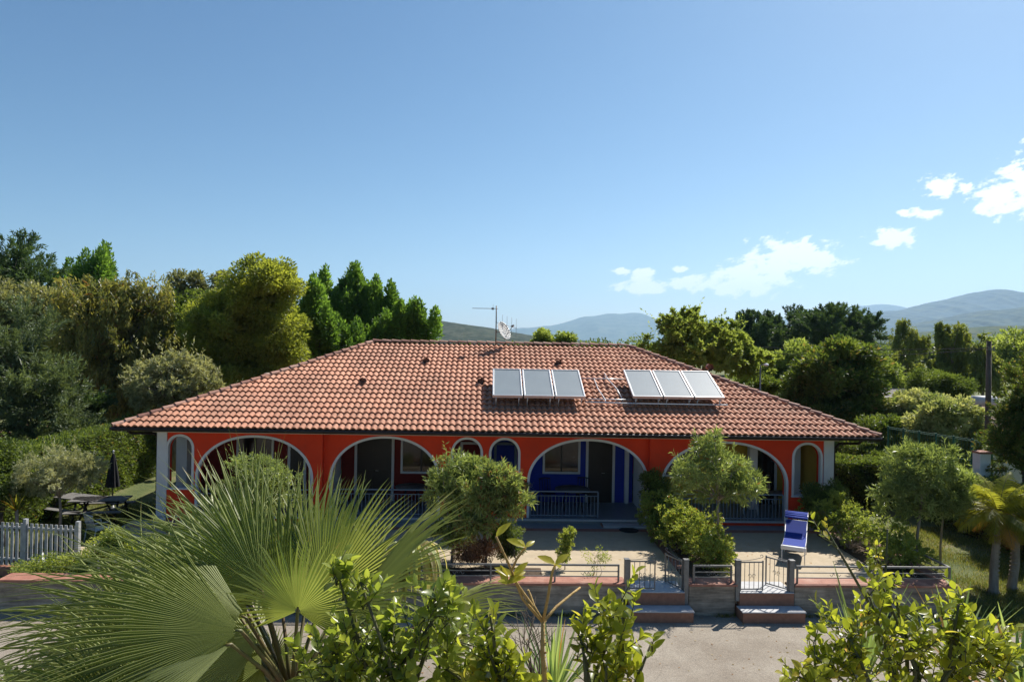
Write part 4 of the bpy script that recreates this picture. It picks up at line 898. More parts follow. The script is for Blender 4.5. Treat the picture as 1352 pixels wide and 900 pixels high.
def plant(name, label, cat, base, lobes, n, leaf, mat, style='broad', aspect=.5, clump=.6, trunk=.15, bark='bark', group=None, seed=0, dry=0.0, inner=.16, gap=0.0, limbs=9, multi=1, flat=.8, zbase=ZS, show=None, notrunk=False, shoots=None):
    """lobes are world-space ellipsoids (x,y,z,rx,ry,rz); base is the world x,y of the trunk foot"""
    rng = np.random.default_rng(seed + 100); b = np.array([base[0], base[1], zbase])
    rt = empty(name, tuple(b), 0, label, cat, group)
    lb = np.array(lobes, float); lb[:, :3] -= b
    P, D, Nn, sz, ti, C, cr = crown_points(lb, n, clump, style, rng, inner, gap, flat)
    if style == 'star' and shoots is None: shoots = 26
    if shoots:      # long leading shoots break the outline
        k = rng.choice(len(lb), shoots, p=(lb[:, 3] * lb[:, 5]) / (lb[:, 3] * lb[:, 5]).sum()); d = rdir(rng, shoots); d[:, 2] = np.abs(d[:, 2]) * .9 + .1; d = unit(d); st = lb[k, :3] + d * lb[k, 3:] * .8
        g = unit(d * .8 + np.array([0, 0, .7]) + rng.normal(size=(shoots, 3)) * .25); ln = lb[k, 3] * rng.uniform(.35, .95, shoots); q = 16; t = np.tile(np.linspace(.05, 1, q), shoots); kk = np.repeat(np.arange(shoots), q)
        P2 = st[kk] + g[kk] * (ln[kk] * t)[:, None]; D2 = unit(g[kk] * .9 + rdir(rng, shoots * q) * .9); P = np.vstack([P, P2]); D = np.vstack([D, D2]); Nn = np.vstack([Nn, rdir(rng, shoots * q)]); sz = np.concatenate([sz, rng.uniform(.7, 1.15, shoots * q)]); ti = np.concatenate([ti, .4 + .6 * rng.random(shoots * q)])
    ok = P[:, 2] > .03; P, D, Nn, sz, ti = P[ok], D[ok], Nn[ok], sz[ok], ti[ok]
    V_, F_ = leaf_quads(P, D, Nn, leaf * sz, leaf * aspect * sz)
    dr = (rng.random(len(P)) < dry) * rng.uniform(.4, 1, len(P))
    np_mesh('foliage' if cat in ('shrub', 'hedge', 'bush') else 'crown', V_, F_, LM[mat], rt, tint=ti, dry=dr)
    if notrunk: return rt
    s = MB(); c = lb[:, :3].mean(0); w = lb[:, 3] * lb[:, 5]; c = (lb[:, :3] * w[:, None]).sum(0) / w.sum(); zlow = (lb[:, 2] - lb[:, 5]).min(); fork = max(.25 * c[2], min(zlow + .25 * (c[2] - zlow), c[2] * .8))
    rr = random.Random(seed)
    for mI in range(multi):
        ox, oy = (0, 0) if multi == 1 else (rr.uniform(-.12, .12), rr.uniform(-.12, .12)); tr = trunk * (1 if multi == 1 else .6)
        f = Vector((c[0] * .35 + ox * 3, c[1] * .35 + oy * 3, fork)); s.tube([(ox, oy, -.05), (ox * 1.5 + f.x * .2, oy * 1.5, fork * .3), (f.x * .6 + rr.uniform(-.05, .05) * fork, f.y * .6, fork * .7), f], [tr * 1.25, tr, tr * .85, tr * .75], 9)
        order = rng.permutation(len(C))[:limbs]
        for k in order:
            e = Vector(C[k]); mid = f.lerp(e, .5) + Vector((rr.uniform(-.1, .1), rr.uniform(-.1, .1), .12)) * (e - f).length
            s.tube([f - Vector((0, 0, tr * .5)), f.lerp(mid, .5), mid, e], [tr * .6, tr * .42, tr * .28, tr * .08], 6)
    s.build('trunk', M[bark], rt); return rt
def LB(Y, *specs, dep=.9):
    """lobes surveyed in the photograph (px, py, half width px, half height px) standing at distance Y"""
    out = []
    for sp in specs:
        px, py, rx, ry = sp[:4]; y = Y + (sp[4] if len(sp) > 4 else 0); p = at(px, py, y); k = y / 901.0
        out.append((p.x, y, p.z, rx * k, rx * k * dep, ry * k))
    return out
def cx_(l): return (sum(a[0] for a in l) / len(l), sum(a[1] for a in l) / len(l))
def tree(label, l, n, leaf, mat, **k):
    nm = k.pop('name', 'tree'); cat = k.pop('cat', 'tree'); base = k.pop('base', cx_(l))
    if l[0][1] > 28: leaf *= 1.35; n = int(n * .72); k['clump'] = k.get('clump', .6) * 1.15; k['inner'] = k.get('inner', .16) * .7; k['gap'] = k.get('gap', .12)
    return plant(nm, label, cat, base, l, n, leaf, mat, **k)
LM['eucr'] = leaf_mat('eucalyptus_leaf_green', (0.090, 0.123, 0.034), (0.308, 0.336, 0.084), (.28, .16, .05), trans=0.47)
LM['citrusdark'] = leaf_mat('darker_citrus_leaf', (.11, .17, .03), (.34, .38, .08), (.40, .36, .12), trans=0.54, rough=.3)
LT = 'trees beyond the garden on the left'; RT_ = 'trees beyond the garden on the right'
# ---- left background, far to near
tree('bright green tree top peeping over the drooping eucalyptus', LB(60, (98, 382, 20, 16), (133, 374, 18, 14), (115, 395, 40, 24)), 14000, .26, 'poplar', style='plume', clump=.8, seed=1, group=LT)
tree('dark wind swept cypress at the far left edge of the photo', LB(52, (5, 350, 34, 30), (25, 370, 36, 32), (-30, 375, 50, 50), (42, 392, 28, 24), (5, 400, 60, 34)), 60000, .20, 'darkpine', style='spray', aspect=.3, clump=.95, seed=2, group=LT, name='cypress_tree')
for i, (px, ht) in enumerate(((240, 364), (262, 362), (291, 366))):
    tree(('slender grey eucalyptus left of three behind the gap', 'slender grey eucalyptus middle of three behind the gap', 'slender grey eucalyptus nearest the yellow green tree')[i], LB(62, (px, ht + 22, 11, 24), (px + 4, ht + 55, 18, 30)), 5000, .24, 'grey', style='broad', clump=.6, seed=3 + i, group=LT, name='eucalyptus_tree')
tree('grey green tree with bare twigs below the dark cypress', LB(46, (30, 425, 52, 45), (-15, 440, 50, 60), (70, 430, 30, 40), (60, 480, 45, 45)), 34000, .20, 'grey', clump=.8, style='broad', seed=7, group=LT, gap=.1, bark='palebark')
tree('large drooping eucalyptus with bronze tips left of the house', LB(42, (125, 400, 52, 44), (182, 402, 42, 42), (105, 450, 45, 55), (165, 460, 60, 70), (215, 455, 34, 55), (140, 525, 62, 50), (205, 520, 40, 50)), 75000, .20, 'euc', style='droop', aspect=.3, clump=.75, seed=8, dry=.05, group=LT, name='eucalyptus_tree', bark='palebark')
tree('dark shaded tree between the eucalyptus and the yellow green tree', LB(44, (245, 430, 35, 40), (262, 470, 40, 55), (230, 490, 40, 50), (275, 410, 20, 25)), 26000, .20, 'oak', clump=.8, seed=9, group=LT)
tree('big rounded yellow green tree left of the house roof', LB(39, (352, 388, 46, 48), (318, 420, 52, 50), (368, 445, 34, 60), (330, 480, 58, 45), (290, 440, 40, 45), (352, 500, 40, 25)), 90000, .15, 'yellow', clump=.55, seed=10, group=LT, inner=.12)
tree('fresh green poplar just right of the yellow green tree', LB(44, (412, 418, 18, 28), (430, 436, 28, 32), (400, 448, 24, 30), (440, 468, 40, 18)), 30000, .19, 'poplar', style='plume', clump=.55, seed=11, group=LT, name='poplar_tree')
tree('tallest dark green poplar with pointed tops behind the roof', LB(53, (432, 388, 9, 16), (452, 380, 9, 16), (465, 392, 12, 20), (480, 388, 8, 16), (498, 396, 8, 14), (512, 412, 10, 12), (470, 415, 34, 20), (450, 430, 34, 20), (495, 430, 26, 16)), 34000, .21, 'poplar', style='plume', clump=.62, seed=12, group=LT, name='poplar_tree')
tree('low spreading green poplar nearest the left ridge end', LB(48, (536, 432, 18, 15), (560, 442, 18, 12), (515, 445, 26, 14), (485, 450, 28, 12)), 24000, .19, 'poplar', style='plume', clump=.5, seed=13, group=LT, name='poplar_tree')
tree('silvery olive bush by the left roof corner', LB(33, (232, 505, 50, 34), (205, 520, 30, 22), (262, 520, 30, 22), (235, 485, 25, 20)), 32000, .13, 'olive', style='star', aspect=.3, clump=.42, seed=14, group=LT, name='olive_tree', bark='palebark')
tree('blue green pine at the left edge with layered branches', LB(32, (30, 470, 34, 42), (15, 520, 44, 50), (65, 530, 34, 46), (35, 575, 60, 40), (78, 580, 34, 30), (-10, 480, 30, 60)), 46000, .17, 'pine', style='spray', aspect=.22, clump=.7, seed=15, group=LT, name='pine_tree')
tree('small dark conifer right of the blue green pine', LB(35, (108, 540, 16, 26), (118, 560, 24, 20)), 8000, .15, 'darkpine', style='spray', aspect=.3, clump=.45, seed=16, group=LT, name='conifer_tree')
tree('dense green bush behind the tall left hedge', LB(33, (150, 578, 45, 20), (95, 590, 40, 18), (185, 570, 25, 16)), 16000, .13, 'hedge', clump=.4, seed=17, name='bush', cat='bush', group='bushes along the left boundary')
tree('low green bush at the far left behind the slat fence', LB(21, (20, 640, 45, 42), (-20, 620, 40, 50)), 16000, .09, 'hedge', clump=.3, seed=18, name='bush', cat='bush', group='bushes along the left boundary')
tree('small grey olive tree standing behind the slat fence', LB(20.5, (75, 628, 44, 30), (50, 640, 26, 24), (105, 630, 24, 26), (85, 610, 30, 20)), 16000, .085, 'olive', style='star', aspect=.22, clump=.30, seed=19, name='olive_tree', base=(at(79, 690, 20.5).x, 20.5), trunk=.045, bark='palebark', group=LT)
# ---- right background, far to near
for i, l in enumerate((LB(88, (988, 450, 34, 24), (1005, 440, 30, 20)), LB(92, (1045, 442, 34, 22), (1062, 436, 26, 16), (1030, 452, 30, 22)), LB(84, (1105, 445, 38, 24), (1090, 436, 26, 17), (1140, 448, 20, 22), (1125, 438, 22, 16)))):
    tree(('left dark pine of the clump on the right horizon', 'middle dark pine of the clump on the right horizon', 'right dark pine of the clump with ragged wind cut top')[i], l, 46000, .26, 'darkpine', style='spray', aspect=.35, clump=1.0, seed=20 + i, group=RT_, name='pine_tree', trunk=.3)
for i, (px, py, r) in enumerate(((716, 449, 13), (744, 449, 9))):
    tree(('small light green tree top over the ridge left', 'small light green tree top over the ridge right')[i], LB(62, (px, py + 5, r, 12)), 3500, .22, 'light', clump=.5, seed=25 + i, group=RT_)
tree('airy light green tree behind the right end of the ridge', LB(37, (912, 440, 42, 24), (880, 462, 34, 22), (950, 462, 38, 30), (915, 470, 55, 26), (985, 488, 26, 20), (905, 428, 24, 12)), 52000, .15, 'light', style='star', aspect=.4, clump=.5, seed=28, group=RT_, gap=.15, bark='palebark', inner=.1)
tree('bright green tree behind the slim street lamp', LB(46, (1020, 490, 34, 22), (1045, 480, 26, 20), (995, 505, 30, 18)), 18000, .19, 'light', clump=.55, seed=29, group=RT_)
tree('dark hedge like bush under the street lamp', LB(38, (1010, 510, 20, 10)), 5000, .12, 'oak', clump=.35, seed=30, name='bush', cat='bush', group='bushes beyond the right boundary')
tree('dark broadleaf tree with bronze new leaves right of roof', LB(35, (1100, 490, 46, 36), (1078, 515, 38, 36), (1125, 525, 38, 40), (1105, 470, 28, 22), (1090, 545, 50, 22), (1140, 490, 20, 26)), 52000, .16, 'oak', clump=.5, seed=31, dry=.07, group=RT_)
for i, l in enumerate((LB(60, (1192, 436, 9, 16), (1204, 452, 12, 16), (1216, 450, 7, 12), (1182, 455, 9, 14), (1195, 480, 22, 22), (1178, 500, 18, 22), (1210, 500, 18, 20)), LB(58, (1247, 440, 8, 17), (1268, 436, 9, 16), (1276, 452, 8, 12), (1256, 465, 17, 20), (1245, 490, 20, 22), (1272, 485, 12, 18)), LB(56, (1298, 446, 9, 15), (1290, 465, 9, 16), (1305, 480, 14, 22), (1298, 502, 20, 20)))):
    tree(('left tall eucalyptus beyond the right boundary', 'twin topped eucalyptus beyond the round clipped bushes', 'right tall eucalyptus just left of the utility pole')[i], l, 24000, .17, 'eucr', style='droop', aspect=.4, clump=.42, seed=33 + i, group=RT_, name='eucalyptus_tree', gap=.4, inner=.05, bark='palebark')
tree('pale feathery tree right of the utility pole', LB(80, (1340, 470, 34, 26), (1375, 462, 34, 28), (1320, 490, 30, 20)), 18000, .28, 'light', clump=.9, seed=37, group=RT_)
tree('pale green tree filling in behind the broadleaf tree', LB(50, (1168, 505, 22, 24), (1150, 520, 22, 22)), 9000, .2, 'light', clump=.6, seed=38, group=RT_)
for i, (px, py) in enumerate(((1222, 508), (1253, 511))):
    tree(('left one of two round clipped bushes beyond the fence', 'right one of two round clipped bushes beyond the fence')[i], LB(46, (px, py, 25, 18), (px, py + 14, 25, 18)), 16000, .16, 'hedge', style='broad', aspect=.25, clump=.34, seed=40 + i, name='clipped_bush', cat='bush', group='round clipped bushes', limbs=5, inner=.2)
tree('wide cream flowering shrub behind the green fence', LB(34, (1185, 535, 28, 14), (1215, 530, 30, 14), (1165, 548, 16, 12), (1200, 548, 40, 12)), 22000, .12, 'cream', clump=.35, seed=43, name='flowering_shrub', cat='shrub', group='bushes beyond the right boundary')
tree('small round garden tree by the white annexe', LB(29, (1235, 548, 32, 20), (1260, 545, 32, 18), (1225, 572, 26, 18), (1280, 585, 18, 22)), 24000, .12, 'cream', clump=.36, seed=44, group=RT_)
tree('dark low bush behind the green fence', LB(30, (1165, 570, 26, 20), (1190, 592, 22, 14), (1255, 600, 25, 14)), 12000, .11, 'oak', clump=.35, seed=45, name='bush', cat='bush', group='bushes beyond the right boundary')
tree('dark bronze green conifer at the right edge of the photo', LB(23, (1345, 545, 26, 48), (1372, 520, 30, 62), (1335, 590, 24, 30), (1360, 605, 40, 34)), 46000, .10, 'oak', style='spray', aspect=.35, clump=.4, seed=46, dry=.12, group=RT_, name='conifer_tree')
# far woods seen between the trees
def wood(label, pts, leaf, seed, mat='oak', n=15000):
    l = []
    for (px, py, r, h, Y) in pts: l += LB(Y, (px, py, r, h))
    rng = np.random.default_rng(seed); P, D, Nn, sz, ti, C, cr = crown_points(np.array(l), n, 2.2, 'broad', rng, .2)
    V_, F_ = leaf_quads(P, D, Nn, leaf * sz, leaf * .6 * sz); o = np_mesh('woodland', V_, F_, LM[mat], tint=ti, dry=np.zeros(len(P))); tag(o, label, 'woodland', kind='stuff')
wood('far woodland filling the plain on the right', [(980, 470, 60, 18, 140), (1060, 475, 60, 18, 150), (1150, 472, 60, 20, 150), (1230, 470, 60, 22, 150), (1320, 468, 60, 24, 150), (1400, 466, 60, 26, 150)], .55, 50, 'hedge', 40000)
wood('far woodland behind the trees on the left', [(-20, 430, 70, 50, 90), (80, 430, 70, 46, 90), (180, 435, 70, 46, 90), (280, 440, 70, 40, 90), (380, 445, 60, 34, 90), (470, 455, 50, 30, 90)], .6, 51, 'oak', 26000)
wood('far woodland over the roof ridge', [(620, 472, 60, 14, 120), (700, 470, 60, 14, 120), (800, 474, 60, 16, 120), (880, 466, 50, 20, 120)], .5, 52, 'hedge', 14000)
# ---- clipped hedges
def hedge(label, p0, p1, w, h, n, leaf, mat, seed, group=None, wob=.12):
    p0, p1 = Vector(p0), Vector(p1); L = (p1 - p0).length; rz = math.atan2(p1.y - p0.y, p1.x - p0.x); rt = empty('hedge', (p0.x, p0.y, p0.z), rz, label, 'hedge', group)
    rng = np.random.default_rng(seed); ar = np.array([L * h, L * h, L * w, w * h, w * h]); k = rng.choice(5, n, p=ar / ar.sum()); a, b = rng.random(n), rng.random(n); P = np.zeros((n, 3)); O = np.zeros((n, 3))
    def setf(i, x, y, z, o): 
        m_ = k == i; P[m_] = np.stack([x(a[m_], b[m_]), y(a[m_], b[m_]), z(a[m_], b[m_])], 1); O[m_] = o
    setf(0, lambda a, b: a * L, lambda a, b: 0 * a - w / 2, lambda a, b: b * h, (0, -1, 0)); setf(1, lambda a, b: a * L, lambda a, b: 0 * a + w / 2, lambda a, b: b * h, (0, 1, 0))
    setf(2, lambda a, b: a * L, lambda a, b: (b - .5) * w, lambda a, b: 0 * a + h, (0, 0, 1)); setf(3, lambda a, b: 0 * a, lambda a, b: (a - .5) * w, lambda a, b: b * h, (-1, 0, 0)); setf(4, lambda a, b: 0 * a + L, lambda a, b: (a - .5) * w, lambda a, b: b * h, (1, 0, 0))
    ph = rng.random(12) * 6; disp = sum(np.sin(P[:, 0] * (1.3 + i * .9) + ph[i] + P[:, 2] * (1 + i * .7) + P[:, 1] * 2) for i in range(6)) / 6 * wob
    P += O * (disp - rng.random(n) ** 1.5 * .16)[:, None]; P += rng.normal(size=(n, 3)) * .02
    D = unit(O * .7 + rng.normal(size=(n, 3)) * .7 + [0, 0, .2]); Nn = unit(rng.normal(size=(n, 3)) + O * .6)
    V_, F_ = leaf_quads(P, D, Nn, leaf * rng.uniform(.7, 1.4, n), leaf * .5 * rng.uniform(.7, 1.3, n))
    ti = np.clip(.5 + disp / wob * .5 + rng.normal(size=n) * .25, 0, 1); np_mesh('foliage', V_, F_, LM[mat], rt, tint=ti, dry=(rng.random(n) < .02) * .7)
    s = MB(); i_ = .20; s.box(i_, L - i_, -w / 2 + i_, w / 2 - i_, 0, h - i_); s.build('branches', M['shaded_core'], rt); return rt  # solid core box, not branches; inner shade put into its dark colour
M['shaded_core'] = surf('hedge_inside', (.028, .034, .014), (.018, .02, .01), rough=1)
hedge('tall clipped hedge along the left boundary beside the house', (-15.6, 17.5, ZS), (-15.9, 32.5, ZS), 1.4, 2.55, 60000, .11, 'hedge', 60)
hedge('long low clipped hedge running along the right boundary', (17.2, 33.0, ZS), (17.2, 17.0, ZS), 1.5, 1.95, 56000, .10, 'hedge', 61)
hedge('dark unclipped hedge block right of the white corner pillar', (12.9, 27.5, ZS), (16.4, 27.5, ZS), 1.6, 1.85, 26000, .10, 'hedge', 62, wob=.2)
# ---- terrace planting
TP = 'shrubs on the front terrace'
tree('dense glossy hedge shrub dividing the terrace between the gates', [(5.25, 20.8, .50, .55, .7, .80), (5.4, 19.8, .50, .62, .75, .78), (5.6, 18.9, .48, .62, .7, .72), (5.85, 18.0, .42, .60, .62, .68), (5.95, 17.35, .30, .50, .5, .55)], 46000, .055, 'pitto', style='star', aspect=.45, clump=.2, seed=70, name='hedge_shrub', cat='shrub', zbase=ZT, dry=.03, trunk=.03, multi=3, group=TP)
tree('young oleander tree with slim trunk in the middle of the terrace hedge', LB(17.9, (948, 625, 34, 26), (912, 628, 24, 22), (984, 645, 22, 16), (935, 598, 20, 18), (943, 580, 7, 14), (915, 652, 22, 10), (958, 655, 30, 14)), 7200, .16, 'oleander', style='star', aspect=.17, clump=.22, seed=71, name='oleander_tree', base=(at(950, 745, 17.9).x, 17.9), zbase=ZT, trunk=.04, bark='palebark', group='oleander trees', inner=.03, dry=.01, gap=.25, limbs=22)
tree('loose golden green shrub row by the right terrace edge', [(10.2, 21.0, .45, .45, .6, .65), (10.55, 20.1, .55, .55, .65, .75), (10.8, 19.2, .55, .6, .65, .72), (10.9, 18.3, .45, .6, .6, .62), (10.95, 17.5, .30, .5, .55, .5)], 24000, .062, 'pitto', style='star', aspect=.45, clump=.22, seed=72, name='hedge_shrub', cat='shrub', zbase=ZT, trunk=.03, multi=4, bark='palebark', group=TP, gap=.2, inner=.08)
tree('broad oleander tree by the right end of the terrace', LB(18.3, (1210, 628, 36, 34), (1245, 632, 32, 34), (1190, 640, 24, 22), (1262, 650, 22, 22), (1225, 605, 26, 16), (1200, 668, 30, 20), (1240, 668, 28, 20)), 12500, .16, 'oleander', style='star', aspect=.18, clump=.26, seed=73, name='oleander_tree', base=(at(1216, 745, 18.0).x, 18.2), trunk=.045, bark='palebark', group='oleander trees', inner=.08)
tree('slim oleander stem on the lawn beside the terrace corner', LB(19.8, (1243, 640, 26, 28), (1228, 625, 18, 18)), 5000, .15, 'oleander', style='star', aspect=.19, clump=.26, seed=74, name='oleander_tree', base=(at(1242, 720, 19.8).x, 19.8), trunk=.03, bark='palebark', group='oleander trees')
tree('dark glossy shrub under the rightmost small arch', LB(21.2, (1085, 662, 20, 20), (1100, 650, 14, 14), (1070, 650, 12, 10)), 7000, .07, 'oak', clump=.2, seed=75, name='bush', cat='bush', zbase=ZT, trunk=.02, multi=3, group=TP)
tree('dense oleander nearer the palm of the pair left of centre', LB(18.2, (600, 622, 26, 20), (625, 628, 20, 16), (590, 652, 22, 22), (612, 660, 24, 20), (600, 700, 20, 34), (578, 630, 10, 10)), 8000, .16, 'oleander', style='star', aspect=.19, clump=.20, seed=76, name='oleander_tree', base=(at(596, 750, 17.8).x, 17.9), zbase=ZT, trunk=.04, bark='palebark', group='oleander trees', inner=.1)
tree('dense oleander with reddish flecks left of the blue porch', LB(17.5, (655, 636, 24, 20), (635, 655, 26, 22), (660, 668, 28, 16), (678, 648, 12, 12), (696, 662, 12, 7), (628, 690, 26, 18)), 8000, .16, 'oleander', style='star', aspect=.19, clump=.20, seed=77, name='oleander_tree', base=(at(641, 750, 17.4).x, 17.4), zbase=ZT, trunk=.035, bark='palebark', group='oleander trees', dry=.09, inner=.1)
tree('soft green bush at the foot of the paired oleanders', LB(17.9, (665, 705, 22, 18), (675, 725, 16, 14)), 8000, .05, 'hedge', clump=.14, seed=78, name='bush', cat='bush', zbase=ZT, trunk=.015, multi=3, group=TP)
tree('reddish brown leafed bush between the oleander stems', LB(17.3, (640, 722, 22, 16), (620, 735, 24, 12)), 6000, .045, 'redbush', clump=.14, seed=79, name='bush', cat='bush', zbase=ZT, trunk=.015, multi=3, group=TP)
tree('small upright green shrub alone on the sunny paving', LB(17.6, (748, 708, 9, 10), (747, 722, 10, 12), (744, 736, 8, 10)), 2600, .05, 'pitto', style='star', clump=.12, seed=80, name='potted_shrub', cat='shrub', zbase=ZT, trunk=.012, group=TP)
tree('thin open shrub behind the railing left of the gate', LB(17.0, (786, 728, 14, 9), (790, 742, 16, 8)), 500, .045, 'pitto', clump=.16, seed=81, name='open_shrub', cat='shrub', zbase=ZT, trunk=.01, multi=3, group=TP, inner=0)
tree('dark leaf mound in front of the right wing pier', LB(21.3, (862, 640, 16, 16), (872, 655, 18, 16)), 6000, .07, 'oak', clump=.2, seed=82, name='bush', cat='bush', zbase=ZT, trunk=.02, multi=2, group=TP)
tree('leafy bush in front of the left wing behind the palm', LB(18.6, (335, 630, 36, 26), (365, 640, 30, 24), (345, 665, 44, 30)), 14000, .075, 'oleander', style='star', aspect=.3, clump=.24, seed=83, name='bush', cat='bush', zbase=ZT, trunk=.03, multi=3, group=TP)
for i, (px, py, r) in enumerate(((190, 735, 40), (255, 725, 40), (150, 718, 25), (60, 752, 36), (115, 748, 30))):
    tree(('yellowish low bush behind the palm fronds', 'yellowish low bush nearest the left house corner', 'yellowish low bush beside the slat fence end', 'yellowish low bush in front of the grey slat fence', 'yellowish low bush on the paving right of the slat fence')[i], LB(17.2, (px, py, r, 18), (px + 10, py + 14, r, 14)), 7000, .06, 'pitto', clump=.18, seed=184 + i, name='bush', cat='bush', zbase=ZS + .3, trunk=.02, multi=3, group=TP)
for i, x in enumerate((-3.9, -2.6, -1.5)):
    tree(('small pale leafy plant behind the railing hidden by the palm', 'small pale leafy plant at the edge of the palm fronds', 'pale leafy plant at the foot of the left oleander')[i], [(x, 16.9, .15, .55, .35, .3)], 3600, .05, 'cream', clump=.15, seed=88 + i, name='bush', cat='bush', zbase=ZT, trunk=.012, multi=2, group=TP)
# planter on the sill by the blue porch
rt = empty('planter', (1.14, 22.12, .935), 0, 'long terracotta planter with trailing plant beside blue porch', 'planter')
s = MB(); s.box(-.24, .17, -.08, .10, 0, .13); s.build('box', M['terracotta'], rt, bevel=.01)
rng = np.random.default_rng(4); n = 900; P = rng.normal(size=(n, 3)) * [.14, .05, .05] + [0, -.04, .2]; P[:500] = rng.normal(size=(500, 3)) * [.12, .05, .12] + [-.02, -.14, .0]
V_, F_ = leaf_quads(P, rdir(rng, n), rdir(rng, n), np.full(n, .05), np.full(n, .025)); np_mesh('foliage', V_, F_, LM['oleander'], rt, tint=rng.random(n), dry=(rng.random(n) < .12) * 1.0)

# ---- strap leaved plants
def blade_mesh(specs):
    """specs: (base, dir, length, width, droop, side) -> strips of 6 quads folded along the midrib"""
    Vv, Ff, Tt, Dd = [], [], [], []
    for (b, d, L, W, dr, tint, dry) in specs:
        b = np.array(b, float); d = unit(np.array(d, float)); side = unit(np.cross(d, [0, 0, 1.0001])); p = b.copy(); K = 7; base = len(Vv); dd = d.copy()
        for i in range(K + 1):
            t = i / K; w = W * .5 * (min(1, .45 + 2.2 * t) if t < .3 else (1 - ((t - .3) / .7) ** 1.6)) + .001; nrm = unit(np.cross(side, dd))
            Vv += [p - side * w + nrm * w * .35, p.copy(), p + side * w + nrm * w * .35]; p = p + dd * L / K; dd = unit(dd - np.array([0, 0, dr / K]) )
        for i in range(K):
            a = base + i * 3; Ff += [(a, a + 1, a + 4, a + 3), (a + 1, a + 2, a + 5, a + 4)]; t = i / K; q = max(dry, min(1, max(0, (t - .86) * 7)) * .9); Tt += [tint, tint]; Dd += [q, q]
    return np.array(Vv), np.array(Ff), np.array(Tt), np.array(Dd)
def rosette(name, label, cat, x, y, z, n, L, W, mat, droop, seed, el=(15, 80), group=None, dry=.05, trunk=None):
    rr = random.Random(seed); sp = []
    for i in range(n):
        e = R(rr.uniform(*el)); a = i * 2.39996 + rr.uniform(-.2, .2); d = (math.cos(a) * math.cos(e), math.sin(a) * math.cos(e), math.sin(e))
        sp.append(((d[0] * .03, d[1] * .03, 0), d, L * rr.uniform(.7, 1.1), W * rr.uniform(.8, 1.1), droop * rr.uniform(.6, 1.4), rr.random(), .8 if rr.random() < dry else 0))
    v, f, t, d_ = blade_mesh(sp); rt = empty(name, (x, y, z), 0, label, cat, group); np_mesh('leaves', v, f, LM[mat], rt, tint=t, dry=d_, smooth=False)
    if trunk: s = MB(); s.tube([(0, 0, ZS - z), (.03, 0, (ZS - z) * .5), (0, 0, .05)], [trunk * 1.2, trunk, trunk * .9], 10); s.build('trunk', M['palebark'], rt)
    return rt
p = at(22, 675, 19.6); rosette('yucca', 'small spiky yucca at the slat fence corner', 'yucca', p.x, 19.6, p.z, 50, .55, .04, 'feather', .5, 1, trunk=.05)
p = at(795, 748, 16.9); rosette('yucca', 'tiny spiky plant behind the railing left of the gate', 'yucca', p.x - .3, 16.7, ZT, 30, .35, .03, 'strap', .5, 2)
# feather palms on the right lawn
def feather_palm(px0, Y, px_top, py_top, label, seed, nf=16, L=1.25):
    b = at(px0, 775, Y); tp = at(px_top, py_top, Y); rt = empty('feather_palm', (b.x, Y, ZS), 0, label, 'palm', 'feather palms on the right lawn'); rr = random.Random(seed)
    top = Vector((tp.x - b.x, 0, tp.z - ZS)); s = MB(); pts = [Vector((0, 0, -.05)), Vector((0, 0, .12)), top * .35 + Vector((rr.uniform(-.05, .05), 0, 0)), top * .7, top]
    s.tube(pts, [.2, .115, .095, .085, .05], 12)
    for k in range(14):
        z = .25 + k * (top.z - .4) / 14; q = top * (z / top.z); s.lathe(q, [(.095, 0), (.104, .02), (.094, .05)], 12)
    s.build('trunk', M['palebark'], rt)
    Vv, Ff, Tt, Dd = [], [], [], []; st = MB()
    for i in range(nf):
        az = i * 2.4 + rr.uniform(-.2, .2); el = R(rr.uniform(5, 80)); d = Vector((math.cos(az) * math.cos(el), math.sin(az) * math.cos(el), math.sin(el))); p = top.copy(); K = 26; l = L * rr.uniform(.8, 1.1); pts = [p.copy()]; dryf = .75 if el < R(18) and rr.random() < .6 else 0; tn = rr.random()
        for k in range(K):
            p = p + d * l / K; d = (d - Vector((0, 0, (1.5) / K))).normalized(); pts.append(p.copy())
            if k < 3: continue
            sd = d.cross(Vector((0, 0, 1))).normalized(); un = sd.cross(d); ll = .42 * math.sin(math.pi * min(1, (k + 2) / (K + 1)) ** .8) + .05
            for sg in (-1, 1):
                for rep in range(2):
                    ld = (sd * sg + d * .9 + un * rr.uniform(-.1, .35) - Vector((0, 0, .55))).normalized(); pb = p + d * (rep * l / K / 2); w = .011; bse = len(Vv); m1 = pb + ld * ll * .5; e_ = pb + ld * ll - Vector((0, 0, ll * .3))
                    Vv += [pb - d * w, pb + d * w, m1 + d * w, m1 - d * w, e_]; Ff += [(bse, bse + 1, bse + 2, bse + 3), (bse + 3, bse + 2, bse + 4, bse + 4)]; Tt += [tn * .6 + rr.random() * .4] * 2; Dd += [dryf] * 2
        st.tube(pts, .012, 5, r1=.003)
    Ff = [f if f[2] != f[3] else (f[0], f[1], f[2], f[2] - 0) for f in Ff]
    # replace the triangles by thin quads
    Vn = [tuple(v) for v in Vv]; F2 = []
    for f in Ff:
        if f[2] == f[3]: Vn.append((Vn[f[2]][0], Vn[f[2]][1], Vn[f[2]][2] - .002)); F2.append((f[0], f[1], f[2], len(Vn) - 1))
        else: F2.append(f)
    np_mesh('fronds', np.array(Vn), np.array(F2), LM['feather'], rt, tint=np.array(Tt), dry=np.array(Dd)); st.build('frond_stalks', M['petiole'], rt)
feather_palm(1312, 17.6, 1318, 680, 'left feather palm of the pair with ringed trunk on lawn', 1, 26, 1.25)
feather_palm(1336, 17.9, 1344, 680, 'right feather palm of the pair leaning slightly on lawn', 2, 24, 1.3)
